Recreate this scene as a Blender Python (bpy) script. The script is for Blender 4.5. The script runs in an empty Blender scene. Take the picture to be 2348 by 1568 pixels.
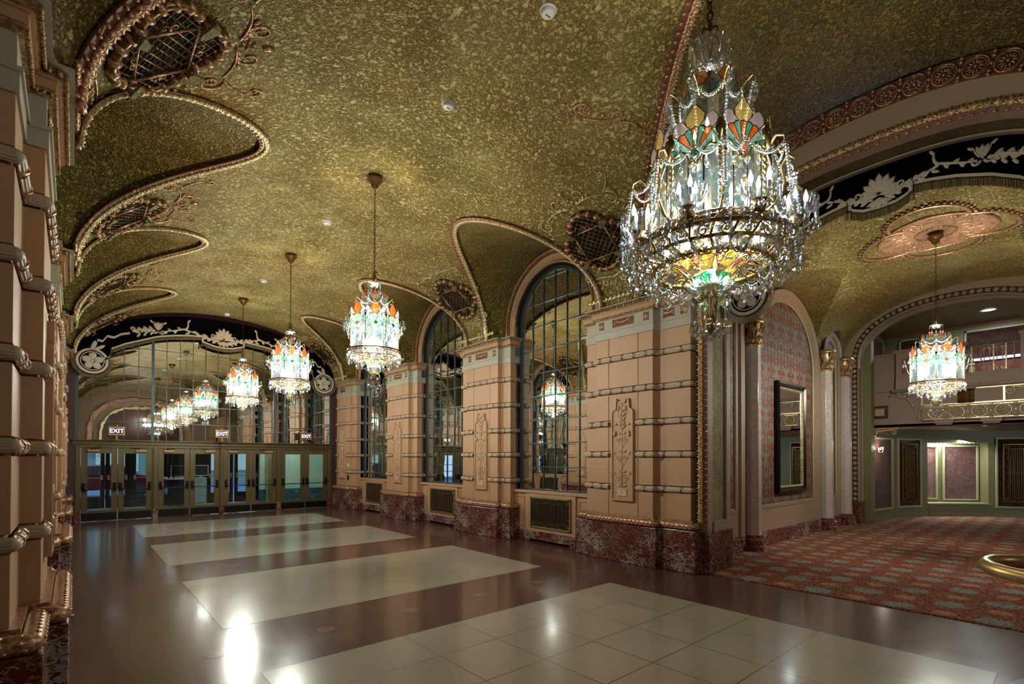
import bpy, math, random
from math import sin, cos, pi, sqrt, radians, atan2, hypot
from mathutils import Vector, Matrix
random.seed(11)
SC = bpy.context.scene
COL = SC.collection
XC = 3.55            # nave axis
V = Vector
LP = 400.0; EXPO = 0.4

# ------------------------------------------------------------------ mesh helper
class MB:
    def __init__(s): s.v=[]; s.f=[]; s.m=[]; s.s=[]; s.T=None
    def add(s, vs, fs, m=0, sm=False):
        n=len(s.v); T=s.T
        if T is None: s.v.extend([tuple(p) for p in vs])
        elif callable(T): s.v.extend([tuple(T(p)) for p in vs])
        else: s.v.extend([tuple(T@V(p)) for p in vs])
        for f in fs:
            s.f.append(tuple(i+n for i in f)); s.m.append(m); s.s.append(sm)
    def box(s,x0,x1,y0,y1,z0,z1,m=0):
        s.add([(x0,y0,z0),(x1,y0,z0),(x1,y1,z0),(x0,y1,z0),(x0,y0,z1),(x1,y0,z1),(x1,y1,z1),(x0,y1,z1)],
              [(3,2,1,0),(4,5,6,7),(0,1,5,4),(1,2,6,5),(2,3,7,6),(3,0,4,7)],m)
    def prism(s,poly,z0,z1,m=0,ax='z'):
        n=len(poly)
        def P(a,b,c): return (a,b,c) if ax=='z' else ((c,a,b) if ax=='x' else (a,c,b))
        vs=[P(a,b,z0) for a,b in poly]+[P(a,b,z1) for a,b in poly]
        s.add(vs,[tuple(range(n-1,-1,-1)),tuple(range(n,2*n))]+[(i,(i+1)%n,n+(i+1)%n,n+i) for i in range(n)],m)
    def loft(s,rows,m=0,sm=False,cl=False,cr=False,cap=False):
        # rows of equal length; cl closes along rows, cr closes last row to first
        w=len(rows[0]); vs=[p for r in rows for p in r]; fs=[]
        R=len(rows)
        for i in range(R if cr else R-1):
            j=(i+1)%R
            for k in range(w if cl else w-1):
                l=(k+1)%w
                fs.append((i*w+k,i*w+l,j*w+l,j*w+k))
        if cap and cl: fs+= [tuple(range(w-1,-1,-1)), tuple((R-1)*w+k for k in range(w))]
        s.add(vs,fs,m,sm)
    def lathe(s,prof,seg=24,c=(0,0,0),m=0,sm=True):
        rows=[]
        for r,z in prof:
            rows.append([(c[0]+r*cos(2*pi*k/seg),c[1]+r*sin(2*pi*k/seg),c[2]+z) for k in range(seg)])
        s.loft(rows,m,sm,cl=True)
    def tube(s,pts,r=.01,seg=6,m=0,closed=False,cap=True,sm=True):
        pts=[V(p) for p in pts]; n=len(pts); rows=[]; up=None
        for i,p in enumerate(pts):
            a=pts[(i-1)%n] if (closed or i>0) else p; b=pts[(i+1)%n] if (closed or i<n-1) else p
            t=(b-a)
            if t.length<1e-9: t=V((0,0,1))
            t.normalize()
            if up is None:
                up=V((0,0,1)) if abs(t.z)<.9 else V((1,0,0))
            u=(up-t*up.dot(t))
            if u.length<1e-6: u=t.orthogonal()
            u.normalize(); up=u; w=t.cross(u)
            rr=r[i] if isinstance(r,(list,tuple)) else r
            rows.append([p+(u*cos(2*pi*k/seg)+w*sin(2*pi*k/seg))*rr for k in range(seg)])
        s.loft(rows,m,sm,cl=True,cr=closed,cap=cap and not closed)
    def ell(s,c,r,m=0,rot=None,nu=6,nv=4,sm=True):
        if not isinstance(r,(list,tuple)): r=(r,r,r)
        vs=[];fs=[]
        c=V(c)
        def P(x,y,z):
            q=V((x*r[0],y*r[1],z*r[2]))
            if rot is not None: q=rot@q
            return c+q
        vs.append(P(0,0,-1))
        for j in range(1,nv):
            a=-pi/2+pi*j/nv
            for i in range(nu): vs.append(P(cos(a)*cos(2*pi*i/nu),cos(a)*sin(2*pi*i/nu),sin(a)))
        vs.append(P(0,0,1)); L=len(vs)-1
        for i in range(nu):
            fs.append((0,1+(i+1)%nu,1+i)); fs.append((L,L-nu+i,L-nu+(i+1)%nu))
            for j in range(nv-2):
                a=1+j*nu; fs.append((a+i,a+(i+1)%nu,a+nu+(i+1)%nu,a+nu+i))
        s.add(vs,fs,m,sm)
    def build(s,name,mats,parent=None,loc=None,rot=None,smooth=None,bev=0):
        me=bpy.data.meshes.new(name); me.from_pydata(s.v,[],s.f); 
        if not isinstance(mats,(list,tuple)): mats=[mats]
        for x in mats: me.materials.append(x)
        me.polygons.foreach_set('material_index',s.m); me.polygons.foreach_set('use_smooth',s.s if smooth is None else [smooth]*len(s.s))
        me.update(); me.validate()
        o=bpy.data.objects.new(name,me); COL.objects.link(o)
        if parent: o.parent=parent
        if loc is not None: o.location=loc
        if rot is not None: o.rotation_euler=rot
        if bev:
            b=o.modifiers.new('bevel','BEVEL'); b.width=bev; b.segments=2; b.limit_method='ANGLE'
        return o
def tag(o,label=None,cat=None,group=None,kind=None):
    if label: o['label']=label
    if cat: o['category']=cat
    if group: o['group']=group
    if kind: o['kind']=kind
    return o
def empty(name,loc=(0,0,0),rz=0):
    o=bpy.data.objects.new(name,None); COL.objects.link(o); o.location=loc; o.rotation_euler=(0,0,rz); o.empty_display_size=.1
    return o
def copy_tree(o,parent=None):
    c=o.copy(); COL.objects.link(c); c.parent=parent
    for ch in list(o.children): copy_tree(ch,c)
    return c
def structure(o,label=None):
    o['kind']='structure'
    if label: o['label']=label
    return o
def textobj(txt,size,name,mat,parent,loc,rot,ext=.004,align='CENTER'):
    cu=bpy.data.curves.new(name,'FONT'); cu.body=txt; cu.size=size; cu.extrude=ext; cu.align_x=align; cu.align_y='CENTER'
    t=bpy.data.objects.new(name+'_tmp',cu); COL.objects.link(t)
    dg=bpy.context.evaluated_depsgraph_get(); me=bpy.data.meshes.new_from_object(t.evaluated_get(dg)); me.name=name
    bpy.data.objects.remove(t); me.materials.clear(); me.materials.append(mat)
    o=bpy.data.objects.new(name,me); COL.objects.link(o); o.parent=parent; o.location=loc; o.rotation_euler=rot
    return o

# ------------------------------------------------------------------ materials
def lin(h):
    h=h.lstrip('#'); r=[int(h[i:i+2],16)/255 for i in (0,2,4)]
    return tuple((c/12.92 if c<=.04045 else ((c+.055)/1.055)**2.4) for c in r)+(1,)
class MT:
    def __init__(s,name):
        s.mat=bpy.data.materials.new(name); s.mat.use_nodes=True; s.nt=s.mat.node_tree; s.N=s.nt.nodes; s.L=s.nt.links
        s.b=s.N['Principled BSDF']; s.out=s.N['Material Output']
    def n(s,t,**k):
        x=s.N.new(t)
        for a,v in k.items():
            if a in x.inputs: x.inputs[a].default_value=v
            else: setattr(x,a,v)
        return x
    def l(s,a,b): s.L.new(a,b)
    def co(s,scale=(1,1,1),rot=(0,0,0)):
        tc=s.n('ShaderNodeTexCoord'); mp=s.n('ShaderNodeMapping'); mp.inputs['Scale'].default_value=scale; mp.inputs['Rotation'].default_value=rot
        s.l(tc.outputs['Object'],mp.inputs[0]); return mp.outputs[0]
    def noise(s,co,scale,detail=4,rough=.55,dist=0):
        x=s.n('ShaderNodeTexNoise'); x.inputs['Scale'].default_value=scale; x.inputs['Detail'].default_value=detail; x.inputs['Roughness'].default_value=rough; x.inputs['Distortion'].default_value=dist
        s.l(co,x.inputs['Vector']); return x.outputs['Fac']
    def ramp(s,fac,stops,mode='LINEAR'):
        r=s.n('ShaderNodeValToRGB'); r.color_ramp.interpolation=mode; e=r.color_ramp.elements
        while len(e)<len(stops): e.new(.5)
        for i,(p,c) in enumerate(stops): e[i].position=p; e[i].color=lin(c) if isinstance(c,str) else (c,c,c,1)
        s.l(fac,r.inputs[0]); return r.outputs[0]
    def math(s,op,a,b=None,clamp=False):
        x=s.n('ShaderNodeMath'); x.operation=op; x.use_clamp=clamp
        for i,q in enumerate((a,b)):
            if q is None: continue
            if isinstance(q,(int,float)): x.inputs[i].default_value=q
            else: s.l(q,x.inputs[i])
        return x.outputs[0]
    def mix(s,f,a,b):
        x=s.n('ShaderNodeMix'); x.data_type='RGBA'
        s.l(f,x.inputs[0]) if not isinstance(f,(int,float)) else setattr(x.inputs[0],'default_value',f)
        for i,q in ((6,a),(7,b)):
            if isinstance(q,str): x.inputs[i].default_value=lin(q)
            else: s.l(q,x.inputs[i])
        return x.outputs[2]
    def bump(s,h,strength=.3,dist=.02):
        b=s.n('ShaderNodeBump'); b.inputs['Strength'].default_value=strength; b.inputs['Distance'].default_value=dist
        s.l(h,b.inputs['Height']); s.l(b.outputs[0],s.b.inputs['Normal'])
    def set(s,col=None,rough=None,metal=None,spec=None,**k):
        B=s.b
        if col is not None:
            if isinstance(col,str): B.inputs['Base Color'].default_value=lin(col)
            else: s.l(col,B.inputs['Base Color'])
        if rough is not None:
            if isinstance(rough,(int,float)): B.inputs['Roughness'].default_value=rough
            else: s.l(rough,B.inputs['Roughness'])
        if metal is not None: B.inputs['Metallic'].default_value=metal
        if spec is not None: B.inputs['Specular IOR Level'].default_value=spec
        for a,v in k.items(): B.inputs[a.replace('_',' ')].default_value=v
        return s.mat
def simple(name,col,rough=.5,metal=0,var=0.0,vs=8,bs=0,bscale=60,**k):
    m=MT(name)
    if var or bs:
        co=m.co()
    if var:
        c=lin(col); f=m.noise(co,vs,3)
        x=m.n('ShaderNodeHueSaturation'); x.inputs['Color'].default_value=c
        v=m.math('MULTIPLY_ADD',f,var*2); 
        v.node.inputs[2].default_value=1-var
        m.l(v,x.inputs['Value']); m.l(x.outputs[0],m.b.inputs['Base Color'])
        col=None
    if bs: m.bump(m.noise(co,bscale,3),bs,.01)
    return m.set(col,rough,metal,**k)
M={}
def plaster(name,dark,mid,light,scale=1.0,rough=.42,strength=.8,metal=.35):
    m=MT(name); co=m.co((scale,scale,scale))
    big=m.noise(co,1.3,1,.6)
    w=m.noise(co,13,3,.72,.3)      # trowelled ridges
    r=m.math('SUBTRACT',w,.5); r=m.math('ABSOLUTE',r); r=m.math('MULTIPLY',r,7.0,True)
    f2=m.noise(co,27,2,.7,.4)
    h=m.math('ADD',m.math('MULTIPLY',r,.60),m.math('MULTIPLY',f2,.62))
    mm=m.math('ADD',m.math('MULTIPLY',h,.72),m.math('MULTIPLY',big,.34))
    col=m.ramp(mm,[(.42,dark),(.58,mid),(.80,light)])  # crevice shade and pale ridge highlights are put into the colour
    m.bump(h,strength,.06)
    return m.set(col,rough,metal)
M['plaster']=plaster('gold_plaster','776328','ab954d','d2c087',metal=.08,strength=.9)
M['plaster_lunette']=plaster('ochre_plaster','655122','957f3c','b49d5c',1.3,metal=.06,strength=.85)
M['plaster_fine']=plaster('gold_plaster_fine','5f5230','857645','aa9c70',2.6,strength=.6)
M['plum_plaster']=plaster('plum_plaster','4a2422','70403a','a0817a',3.2,rough=.3,strength=.8,metal=.3)
def stone(name,a,b,c,rough=.55):
    m=MT(name); co=m.co()
    f=m.noise(co,2.2,4,.6); g=m.noise(m.co((1,1,.45)),70,3,.7)
    base=m.mix(f,a,b); sp=m.ramp(g,[(.60,0.0),(.70,1.0)])
    col=m.mix(m.math('MULTIPLY',sp,.42),base,c)
    m.bump(g,.08,.004)
    return m.set(col,rough)
M['stone']=stone('pink_cast_stone','b58c68','c29a76','86604a')
M['stone_grey']=stone('grey_cast_stone','a9a28f','b7b09e','7b725f')
M['stone_mauve']=stone('mauve_painted_plaster','9a8068','a58b74','7c6350',.6)
M['band']=simple('grey_reeded_stone','b8a58c',.5,0,.1,20)
def gold(name,c1,c2,rough=.34,bs=.3,metal=.55):
    m=MT(name); co=m.co(); f=m.noise(co,35,3,.6)
    col=m.ramp(f,[(.35,c1),(.62,c2)])
    m.bump(m.noise(co,110,2),bs,.004)
    return m.set(col,rough,metal)
M['gold']=gold('aged_gold_leaf','7e5a34','d4b282')
M['gold_pale']=gold('pale_gold_leaf','a68f60','ecdcb0',.3)
M['gold_rose']=gold('rose_gilt_moulding','84543c','d0a882',.36)
M['gold_dark']=gold('dark_bronze_gilt','3c2210','8a6436',.28)
M['rose_rim']=simple('dusty_rose_paint','7d4c3c',.5,.2,.15)
M['oxblood']=simple('oxblood_paint','3a1f1f',.5,0,.1)
M['panel_red']=simple('terracotta_red_ground','6f2f20',.6,0,.2,30)
def marble(name,a,b,c,d,scale=1.0,rough=.16):
    m=MT(name); co=m.co((scale,scale,scale)); 
    f=m.noise(co,6.5,6,.68,1.1); g=m.noise(m.co((scale*.8,scale*.8,scale*1.6)),17,4,.6,1.6); big=m.noise(co,1.7,2)
    base=m.mix(g,a,b)
    k=m.math('ADD',m.math('MULTIPLY',g,.62),m.math('MULTIPLY',big,.40))
    msk=m.ramp(k,[(.555,0.0),(.585,1.0)]); blot=m.mix(f,c,d)
    col=m.mix(msk,base,blot)
    v=m.math('ABSOLUTE',m.math('SUBTRACT',f,.5)); ms2=m.ramp(v,[(.004,1.0),(.012,0.0)])
    col=m.mix(m.math('MULTIPLY',ms2,.6),col,d)
    return m.set(col,rough,0)
M['marble']=marble('rosso_levanto_marble','46150d','76301f','7d766c','b8b0a4')
M['marble_pale']=marble('pale_pink_marble','b3a298','c2b2a8','c4bdb2','d2ccc2',.5,.2)
def terrazzo(name,a,b,sp,rough,grid=False):
    m=MT(name); co=m.co(); f=m.noise(co,1.1,3,.6); g=m.noise(co,85,1,.6); h=m.noise(co,60,1,.7)
    col=m.mix(f,a,b)
    col=m.mix(m.math('MULTIPLY',m.ramp(g,[(.45,0.0),(.80,1.0)]),.16),col,sp)
    col=m.mix(m.math('MULTIPLY',m.ramp(h,[(.25,1.0),(.55,0.0)]),.14),col,'3a322a')
    col=col; rg=m.math('MULTIPLY_ADD',m.noise(co,2.5,3,.6),.08); rg.node.inputs[2].default_value=rough
    mat=m.set(col,rg,0,.55)
    m.bump(m.noise(m.co((1,1,1)),3.5,3,.5),.05,.01)
    m.b.inputs['Coat Weight'].default_value=.25; m.b.inputs['Coat Roughness'].default_value=.10
    return mat
M['terr_red']=terrazzo('red_brown_terrazzo','50352c','634438','8f705e',.155)
M['terr_cream']=terrazzo('cream_terrazzo','9b9380','aaa290','cfc9ba',.165)
M['terr_disc']=terrazzo('rust_terrazzo_disc','74503f','7e5a48','9b7a66',.16)
M['joint']=simple('dark_joint_strip','554b3c',.5)
def carpet():
    m=MT('red_floral_carpet'); tc=m.n('ShaderNodeTexCoord'); sx=m.n('ShaderNodeSeparateXYZ'); m.l(tc.outputs['Object'],sx.inputs[0])
    co=m.co(); X,Y=sx.outputs[0],sx.outputs[1]
    def cell(px,py,ox,oy):
        a=m.math('SUBTRACT',m.math('FRACT',m.math('DIVIDE',m.math('ADD',X,ox),px)),.5); b=m.math('SUBTRACT',m.math('FRACT',m.math('DIVIDE',m.math('ADD',Y,oy),py)),.5)
        a=m.math('MULTIPLY',a,px); b=m.math('MULTIPLY',b,py)
        return m.math('SQRT',m.math('ADD',m.math('MULTIPLY',a,a),m.math('MULTIPLY',b,b)))
    d=m.math('MINIMUM',cell(.965,.87,.1,.2),cell(.965,.87,.1+.4825,.2+.435))
    d2=m.math('MINIMUM',cell(.965,.87,.1+.4825,.2),cell(.965,.87,.1,.2+.435))
    n1=m.noise(co,13,3,.6); n2=m.noise(co,30,3,.6,1.2); n3=m.noise(co,48,2,.6,1)
    dd=m.math('ADD',d,m.math('MULTIPLY',m.math('SUBTRACT',n1,.5),.30))
    dd2=m.math('ADD',d2,m.math('MULTIPLY',m.math('SUBTRACT',n1,.5),.2))
    leaf=m.ramp(n2,[(.50,0.0),(.53,1.0)])
    col=m.mix(leaf,'7e221e','8b7355')
    col=m.mix(m.math('MULTIPLY',m.ramp(n3,[(.60,0.0),(.64,1.0)]),.8),col,'6f7a70')
    md2=m.ramp(dd2,[(.10,1.0),(.12,0.0)]); in2=m.mix(m.ramp(n3,[(.45,0.0),(.5,1.0)]),'9a2f26','b39c72'); col=m.mix(m.math('MULTIPLY',md2,.85),col,in2)
    med=m.ramp(dd,[(.145,1.0),(.165,0.0)])
    inn=m.mix(m.ramp(n2,[(.52,0.0),(.57,1.0)]),'8d958c','3c4a63'); inn=m.mix(m.ramp(n3,[(.56,0.0),(.6,1.0)]),inn,'9c8d6c')
    col=m.mix(med,col,inn)
    m.bump(m.noise(co,180,2),.4,.01)
    return m.set(col,.95,0,.1)
M['carpet']=carpet()
def damask():
    m=MT('red_damask_wallpaper'); tc=m.n('ShaderNodeTexCoord'); sx=m.n('ShaderNodeSeparateXYZ'); m.l(tc.outputs['Object'],sx.inputs[0])
    X,Z=sx.outputs[0],sx.outputs[2]
    def layer(px,pz,ox,oz):
        a=m.math('PINGPONG',m.math('ADD',X,ox),px); z=m.math('MULTIPLY',m.math('FRACT',m.math('DIVIDE',m.math('ADD',Z,oz),pz)),pz)
        cb=m.n('ShaderNodeCombineXYZ'); m.l(a,cb.inputs[0]); m.l(z,cb.inputs[1]); return cb.outputs[0],a,z
    v,a,z=layer(.27,.95,0,0)
    n=m.noise(v,9,3,.6,1.4); n2=m.noise(v,24,2,.5,.8)
    s=m.math('ADD',m.math('MULTIPLY',n,.75),m.math('MULTIPLY',n2,.35))
    st=m.math('MULTIPLY',m.math('SINE',m.math('MULTIPLY',a,2*pi/.27*2.0)),.04); s=m.math('ADD',s,st)
    k=m.ramp(s,[(.530,0.0),(.545,1.0)])
    col=m.mix(k,'74201f','6f725c'); col=m.mix(m.math('MULTIPLY',m.ramp(n2,[(.6,0.0),(.66,1.0)]),.5),col,'85836e')
    return m.set(col,.6)
M['damask']=damask()
def thin_glass(name,col,tr,rough=.08,emis=0,transl=0.0,gl=.25):
    # thin sheet: straight-through transmission + reflection (+ translucent scatter for opalescent glass)
    m=MT(name); m.N.remove(m.b)
    t=m.n('ShaderNodeBsdfTransparent'); t.inputs[0].default_value=lin(tr)
    g=m.n('ShaderNodeBsdfGlossy'); g.inputs['Color'].default_value=(.95,.97,1,1); g.inputs['Roughness'].default_value=rough
    d=m.n('ShaderNodeBsdfTranslucent'); d.inputs['Color'].default_value=lin(col)
    d2=m.n('ShaderNodeBsdfDiffuse'); d2.inputs['Color'].default_value=lin(col)
    ad=m.n('ShaderNodeMixShader'); ad.inputs[0].default_value=.4; m.l(d.outputs[0],ad.inputs[1]); m.l(d2.outputs[0],ad.inputs[2])
    m1=m.n('ShaderNodeMixShader'); m1.inputs[0].default_value=transl; m.l(t.outputs[0],m1.inputs[1]); m.l(ad.outputs[0],m1.inputs[2])
    lw=m.n('ShaderNodeLayerWeight'); lw.inputs['Blend'].default_value=.3
    f=m.math('MULTIPLY_ADD',lw.outputs['Facing'],.6); f.node.inputs[2].default_value=gl
    m2=m.n('ShaderNodeMixShader'); m.l(f,m2.inputs[0]); m.l(m1.outputs[0],m2.inputs[1]); m.l(g.outputs[0],m2.inputs[2])
    m.l(m2.outputs[0],m.out.inputs[0]); return m.mat
M['crystal']=thin_glass('cut_crystal','ffffff','eef4f6',.04,gl=.30,transl=.02)
M['drum_glass']=thin_glass('aqua_drum_glass','9fd6dc','e4ecea',.12,transl=.011,gl=.08)
for k,c,t in (('orange','ff6a10','f2c8a4'),('red','e02010','e09a8a'),('mauve','c9b6b4','cdc2c1'),('amber','ecc86a','e8d8a8'),('green','58b89a','b0d8cc'),('aqua','a9dccf','c0ddd6'),('cream','e2dcae','dcd6b4'),('emerald','12a05a','0a7a3e'),('blue','1040c0','0a2a90'),('yellow','f5cf52','d6a82a')):
    M['g_'+k]=thin_glass('stained_glass_'+k,c,t,.15,transl=.085,gl=.03)
def emit(name,col,st):
    m=MT(name); m.set('000000',.5); m.b.inputs['Emission Color'].default_value=lin(col); m.b.inputs['Emission Strength'].default_value=st; return m.mat
M['bulb']=emit('glowing_lamp_bulb','e4f1ff',26)
M['lead']=simple('dark_lead_came','1c1a16',.4,.6)
M['pearl']=simple('pearly_crystal_bead','e9edf0',.08,0,0,spec=1.0) if False else thin_glass('crystal_bead','ffffff','dfe8ea',.05,gl=.4,transl=.06)
M['brass']=simple('polished_brass','a8905c',.36,.75,.12,5)
M['brass_old']=simple('antique_brass','8a6a3a',.32,.8,.2,12)
M['chain']=simple('dark_brass_chain','5a4320',.35,.95,.1,12)
def mirror(name,rough=.012,wav=.02,tint=(.82,.84,.80,1)):
    m=MT(name); m.set('d2d6cf',rough,1.0); m.b.inputs['Base Color'].default_value=tint
    if wav: m.bump(m.noise(m.co(),2.1,2,.5),wav,.05)
    return m.mat
M['mirror']=mirror('antique_mirror')
M['mirror_plain']=mirror('plain_mirror',.01,0)
M['steel_blue']=simple('blue_grey_painted_steel','41504f',.45,.4,.1)
M['white']=simple('white_plastic','d8d8d2',.4)
M['black']=simple('matte_black','0a0a0a',.7)
M['dark']=simple('dark_recess','100c08',.9)
M['bronze_door']=simple('olive_bronze_paint','5e5233',.38,.35,.08,3)
M['bronze_light']=simple('satin_bronze_closer','a07c58',.35,.3)
M['kick']=simple('dark_kick_plate','1b1612',.3,.5,.2,6)
M['hardware']=simple('oil_rubbed_bronze','221810',.35,.7)
M['door_glass']=thin_glass('clear_door_glass','ffffff','f2f7f4',.02,gl=.04,transl=0)
M['velvet']=simple('black_velvet','050305',.9,0,.2,30,Specular_IOR_Level=.05)
M['velvet_rim']=simple('aubergine_velvet','2c151b',.85,Specular_IOR_Level=.1)
M['silk']=simple('cream_silk_applique','cbbba6',.5,0,.12,90)
M['cord']=simple('maroon_gimp_braid','3b1d1a',.7)
def fringe():
    m=MT('olive_gold_bullion_fringe'); f=m.noise(m.co((1,1,.02)),120,2,.5); m.bump(f,.6,.01)
    return m.set(m.ramp(f,[(.35,'4a3b1e'),(.6,'8a7646')]),.6)
M['fringe']=fringe()
M['green']=simple('sage_green_paint','75704c',.5,0,.05,3)
M['green_light']=simple('pale_sage_trim','a5a47a',.45)
M['taupe']=simple('taupe_painted_plaster','957c6a',.6,0,.08,2)
M['brownwall']=simple('brown_wood_panel','4c1f14',.4,0,.25,3)
M['concrete']=simple('grey_stone_paving','8b8f90',.5,0,.2,2)
M['asphalt']=simple('street_asphalt','5f6f90',.8,0,.1,2)
M['carred']=simple('dark_red_car_paint','6a1218',.2,.2)
M['glass_dark']=simple('tinted_glass','2a3a44',.05)
M['shopwin']=emit('shop_window_glow','93b7c4',.9)  # emission stands in for daylight on the shop windows
M['daylight']=emit('daylight_pane','9ec4ff',2.2)
M['tilewall']=simple('pale_green_tile','8fa393',.35,0,.08,6)
M['teal']=marble('teal_green_marble','0c2a30','17454a','1d5a60','3c7c80',.7,.2)
M['granite']=marble('black_granite','0a0d10','11161a','1a2226','2c3a3e',.7,.15)
M['screen_frame']=simple('light_grey_plastic','b9c0c4',.4)

M['stone_light']=stone('raised_cast_stone','ccad90','d8bda2','a07a5c')
# ------------------------------------------------------------------ setting: floors
PC=[5.35,9.40,13.45,17.50]          # pilaster centres along the nave
BC=[7.375,11.425,15.475]            # bay centres
YX=1.83                             # axis of the crossing
Y0=-6.2; Y1=18.1
ZS=4.48
mb=MB()
mb.add([(-3,Y0,0),(8.9,Y0,0),(8.9,26,0),(-3,26,0)],[(0,1,2,3)],0)
slabs=[(16.42,13.81),(12.53,9.96),(8.58,5.94),(4.54,.50),(-.9,-3.5)]
for a,b in slabs:
    z=.0015; n=7; k=max(1,round((a-b)/.67)); w=(5.85-1.19)/n; h=(a-b)/k; g=.0045
    mb.add([(1.19,b,.0008),(5.85,b,.0008),(5.85,a,.0008),(1.19,a,.0008)],[(0,1,2,3)],3)
    for i in range(n):
        for j in range(k):
            x0=1.19+i*w+g; x1=1.19+(i+1)*w-g; y0=b+j*h+g; y1=b+(j+1)*h-g
            mb.add([(x0,y0,z),(x1,y0,z),(x1,y1,z),(x0,y1,z)],[(0,1,2,3)],1)
def disc(x,y,r,m,z=.0015):
    mb.add([(x+r*cos(2*pi*i/28),y+r*sin(2*pi*i/28),z) for i in range(28)],[tuple(range(28))],m)
for yy in (5.24,9.27,13.17,17.0):
    for i in range(6): disc(.99+1.015*i,yy,.095,2)
for yy in (7.3,11.3): disc(6.1,yy,.08,2)
disc(5.49,-.46,.9,1,.003)
fl=mb.build('floor',[M['terr_red'],M['terr_cream'],M['terr_disc'],M['joint']]); structure(fl,'polished terrazzo floor with cream slabs and brown bands')
mb=MB(); mb.box(7.44,8.1,-.3,3.93,-.02,.012); mb.box(8.1,22.6,-7,4.5,-.02,.012)
c=mb.build('floor_carpet',M['carpet']); structure(c,'red floral carpet with grey green medallions in the side lobby')

# ------------------------------------------------------------------ nave vault
HW,VB=3.57,1.74
def vx(z,side): # half width at height z
    t=max(0,1-((z-ZS)/VB)**2); return XC+side*HW*sqrt(t)
def vpt(phi,y): return V((XC+HW*cos(phi),y,ZS+VB*sin(phi)))
def vnorm(phi): n=V((-cos(phi)/HW,0,-sin(phi)/VB)); n.normalize(); return n
LA,LB=1.68,1.55      # lunette groin profile
CA,CB=3.17,1.72      # crossing groin profile
def halfw(z,a,b): 
    t=(z-ZS)/b
    return 0.0 if t>=1 else a*sqrt(max(0,1-t*t))
ctrs=[(b,LA,LB) for b in BC]+[(YX,CA,CB)]
phis=set()
for z in [ZS+LB, ZS+CB]:
    p=math.asin((z-ZS)/VB); phis.update([p,pi-p])
N=40
for i in range(N+1): phis.add(pi*i/N)
for k in (.0005,.004,.012,.03,.06):    # denser near the tips
    for b in (LB,CB):
        z=ZS+b*(1-k); p=math.asin((z-ZS)/VB); phis.update([p,pi-p])
phis=sorted(phis)
mb=MB()
segs=[(PC[0],BC[0],LA,LB,-1),(PC[1],BC[0],LA,LB,1),(PC[1],BC[1],LA,LB,-1),(PC[2],BC[1],LA,LB,1),(PC[2],BC[2],LA,LB,-1),(Y1,BC[2],LA,LB,1),(PC[0],YX,CA,CB,1),(-1.69,YX,CA,CB,-1)]
for pc,bc,a,b,sg in segs:
    rows=[]
    for p in phis:
        z=ZS+VB*sin(p); w=halfw(z,a,b); ye=bc+sg*w
        rows.append([vpt(p,pc+(ye-pc)*k/14) for k in range(15)])
    mb.loft(rows,0,True)
rows=[[vpt(p,y) for y in (-1.69,-4,Y0)] for p in phis]; mb.loft(rows,0,True)
v=mb.build('ceiling',M['plaster']); structure(v,'gold textured plaster barrel vault over the hall')
# lunettes (side vaults) ruled from groin to wall arch
def arch(a,b,z0,zb,n=2.0,N=28):
    pts=[(-a,zb)] if zb<z0 else []
    for i in range(N+1):
        t=pi*i/N; c,s_=cos(pi-t),sin(pi-t)
        pts.append((a*math.copysign(abs(c)**(2/n),c),z0+b*abs(s_)**(2/n)))
    if zb<z0: pts.append((a,zb))
    return pts
def resamp(pts,n):
    L=[0]
    for i in range(1,len(pts)): L.append(L[-1]+hypot(pts[i][0]-pts[i-1][0],pts[i][1]-pts[i-1][1]))
    out=[];j=0
    for k in range(n):
        d=L[-1]*k/(n-1)
        while j<len(L)-2 and L[j+1]<d: j+=1
        t=(d-L[j])/max(1e-9,L[j+1]-L[j]); out.append((pts[j][0]+(pts[j+1][0]-pts[j][0])*t,pts[j][1]+(pts[j+1][1]-pts[j][1])*t))
    return out
def groin(yc,a,b,side,n=61):
    out=[]
    for i in range(n):
        t=pi*i/(n-1); y=-a*cos(t); z=ZS+b*sin(t); out.append(V((vx(z,side),yc+y,z)))
    return out
def lunette(mb,yc,a,b,side,wa,wb,wz0,wx,wn=2.0):
    G=groin(yc,a,b,side)
    Wl=[]
    n=len(G)
    for i in range(n):
        t=pi*i/(n-1); c=-cos(t); s_=sin(t)
        Wl.append((wa*math.copysign(abs(c)**(2/wn),c),wz0+wb*abs(s_)**(2/wn)))
    Wl=resamp([(-wa,ZS)]+Wl+[(wa,ZS)],n) if wz0>ZS+.01 else Wl
    rows=[]
    for k in range(9):
        t=k/8; rows.append([G[i].lerp(V((wx,yc+Wl[i][0],Wl[i][1])),t) for i in range(n)])
    mb.loft(rows,0,True)
WR,WL=7.50,-.40     # wall planes right and left
mb=MB()
for b in BC:
    for side,wx in ((1,WR),(-1,WL)): lunette(mb,b,LA,LB,side,1.40,1.42,4.75,wx)
for side,wx in ((1,7.36),(-1,-.26)): lunette(mb,YX,CA,CB,side,2.55,1.84,4.5,wx,2.2)
l=mb.build('ceiling_lunettes',M['plaster_lunette']); structure(l,'ochre plaster lunettes above the arched mirrors')

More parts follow.
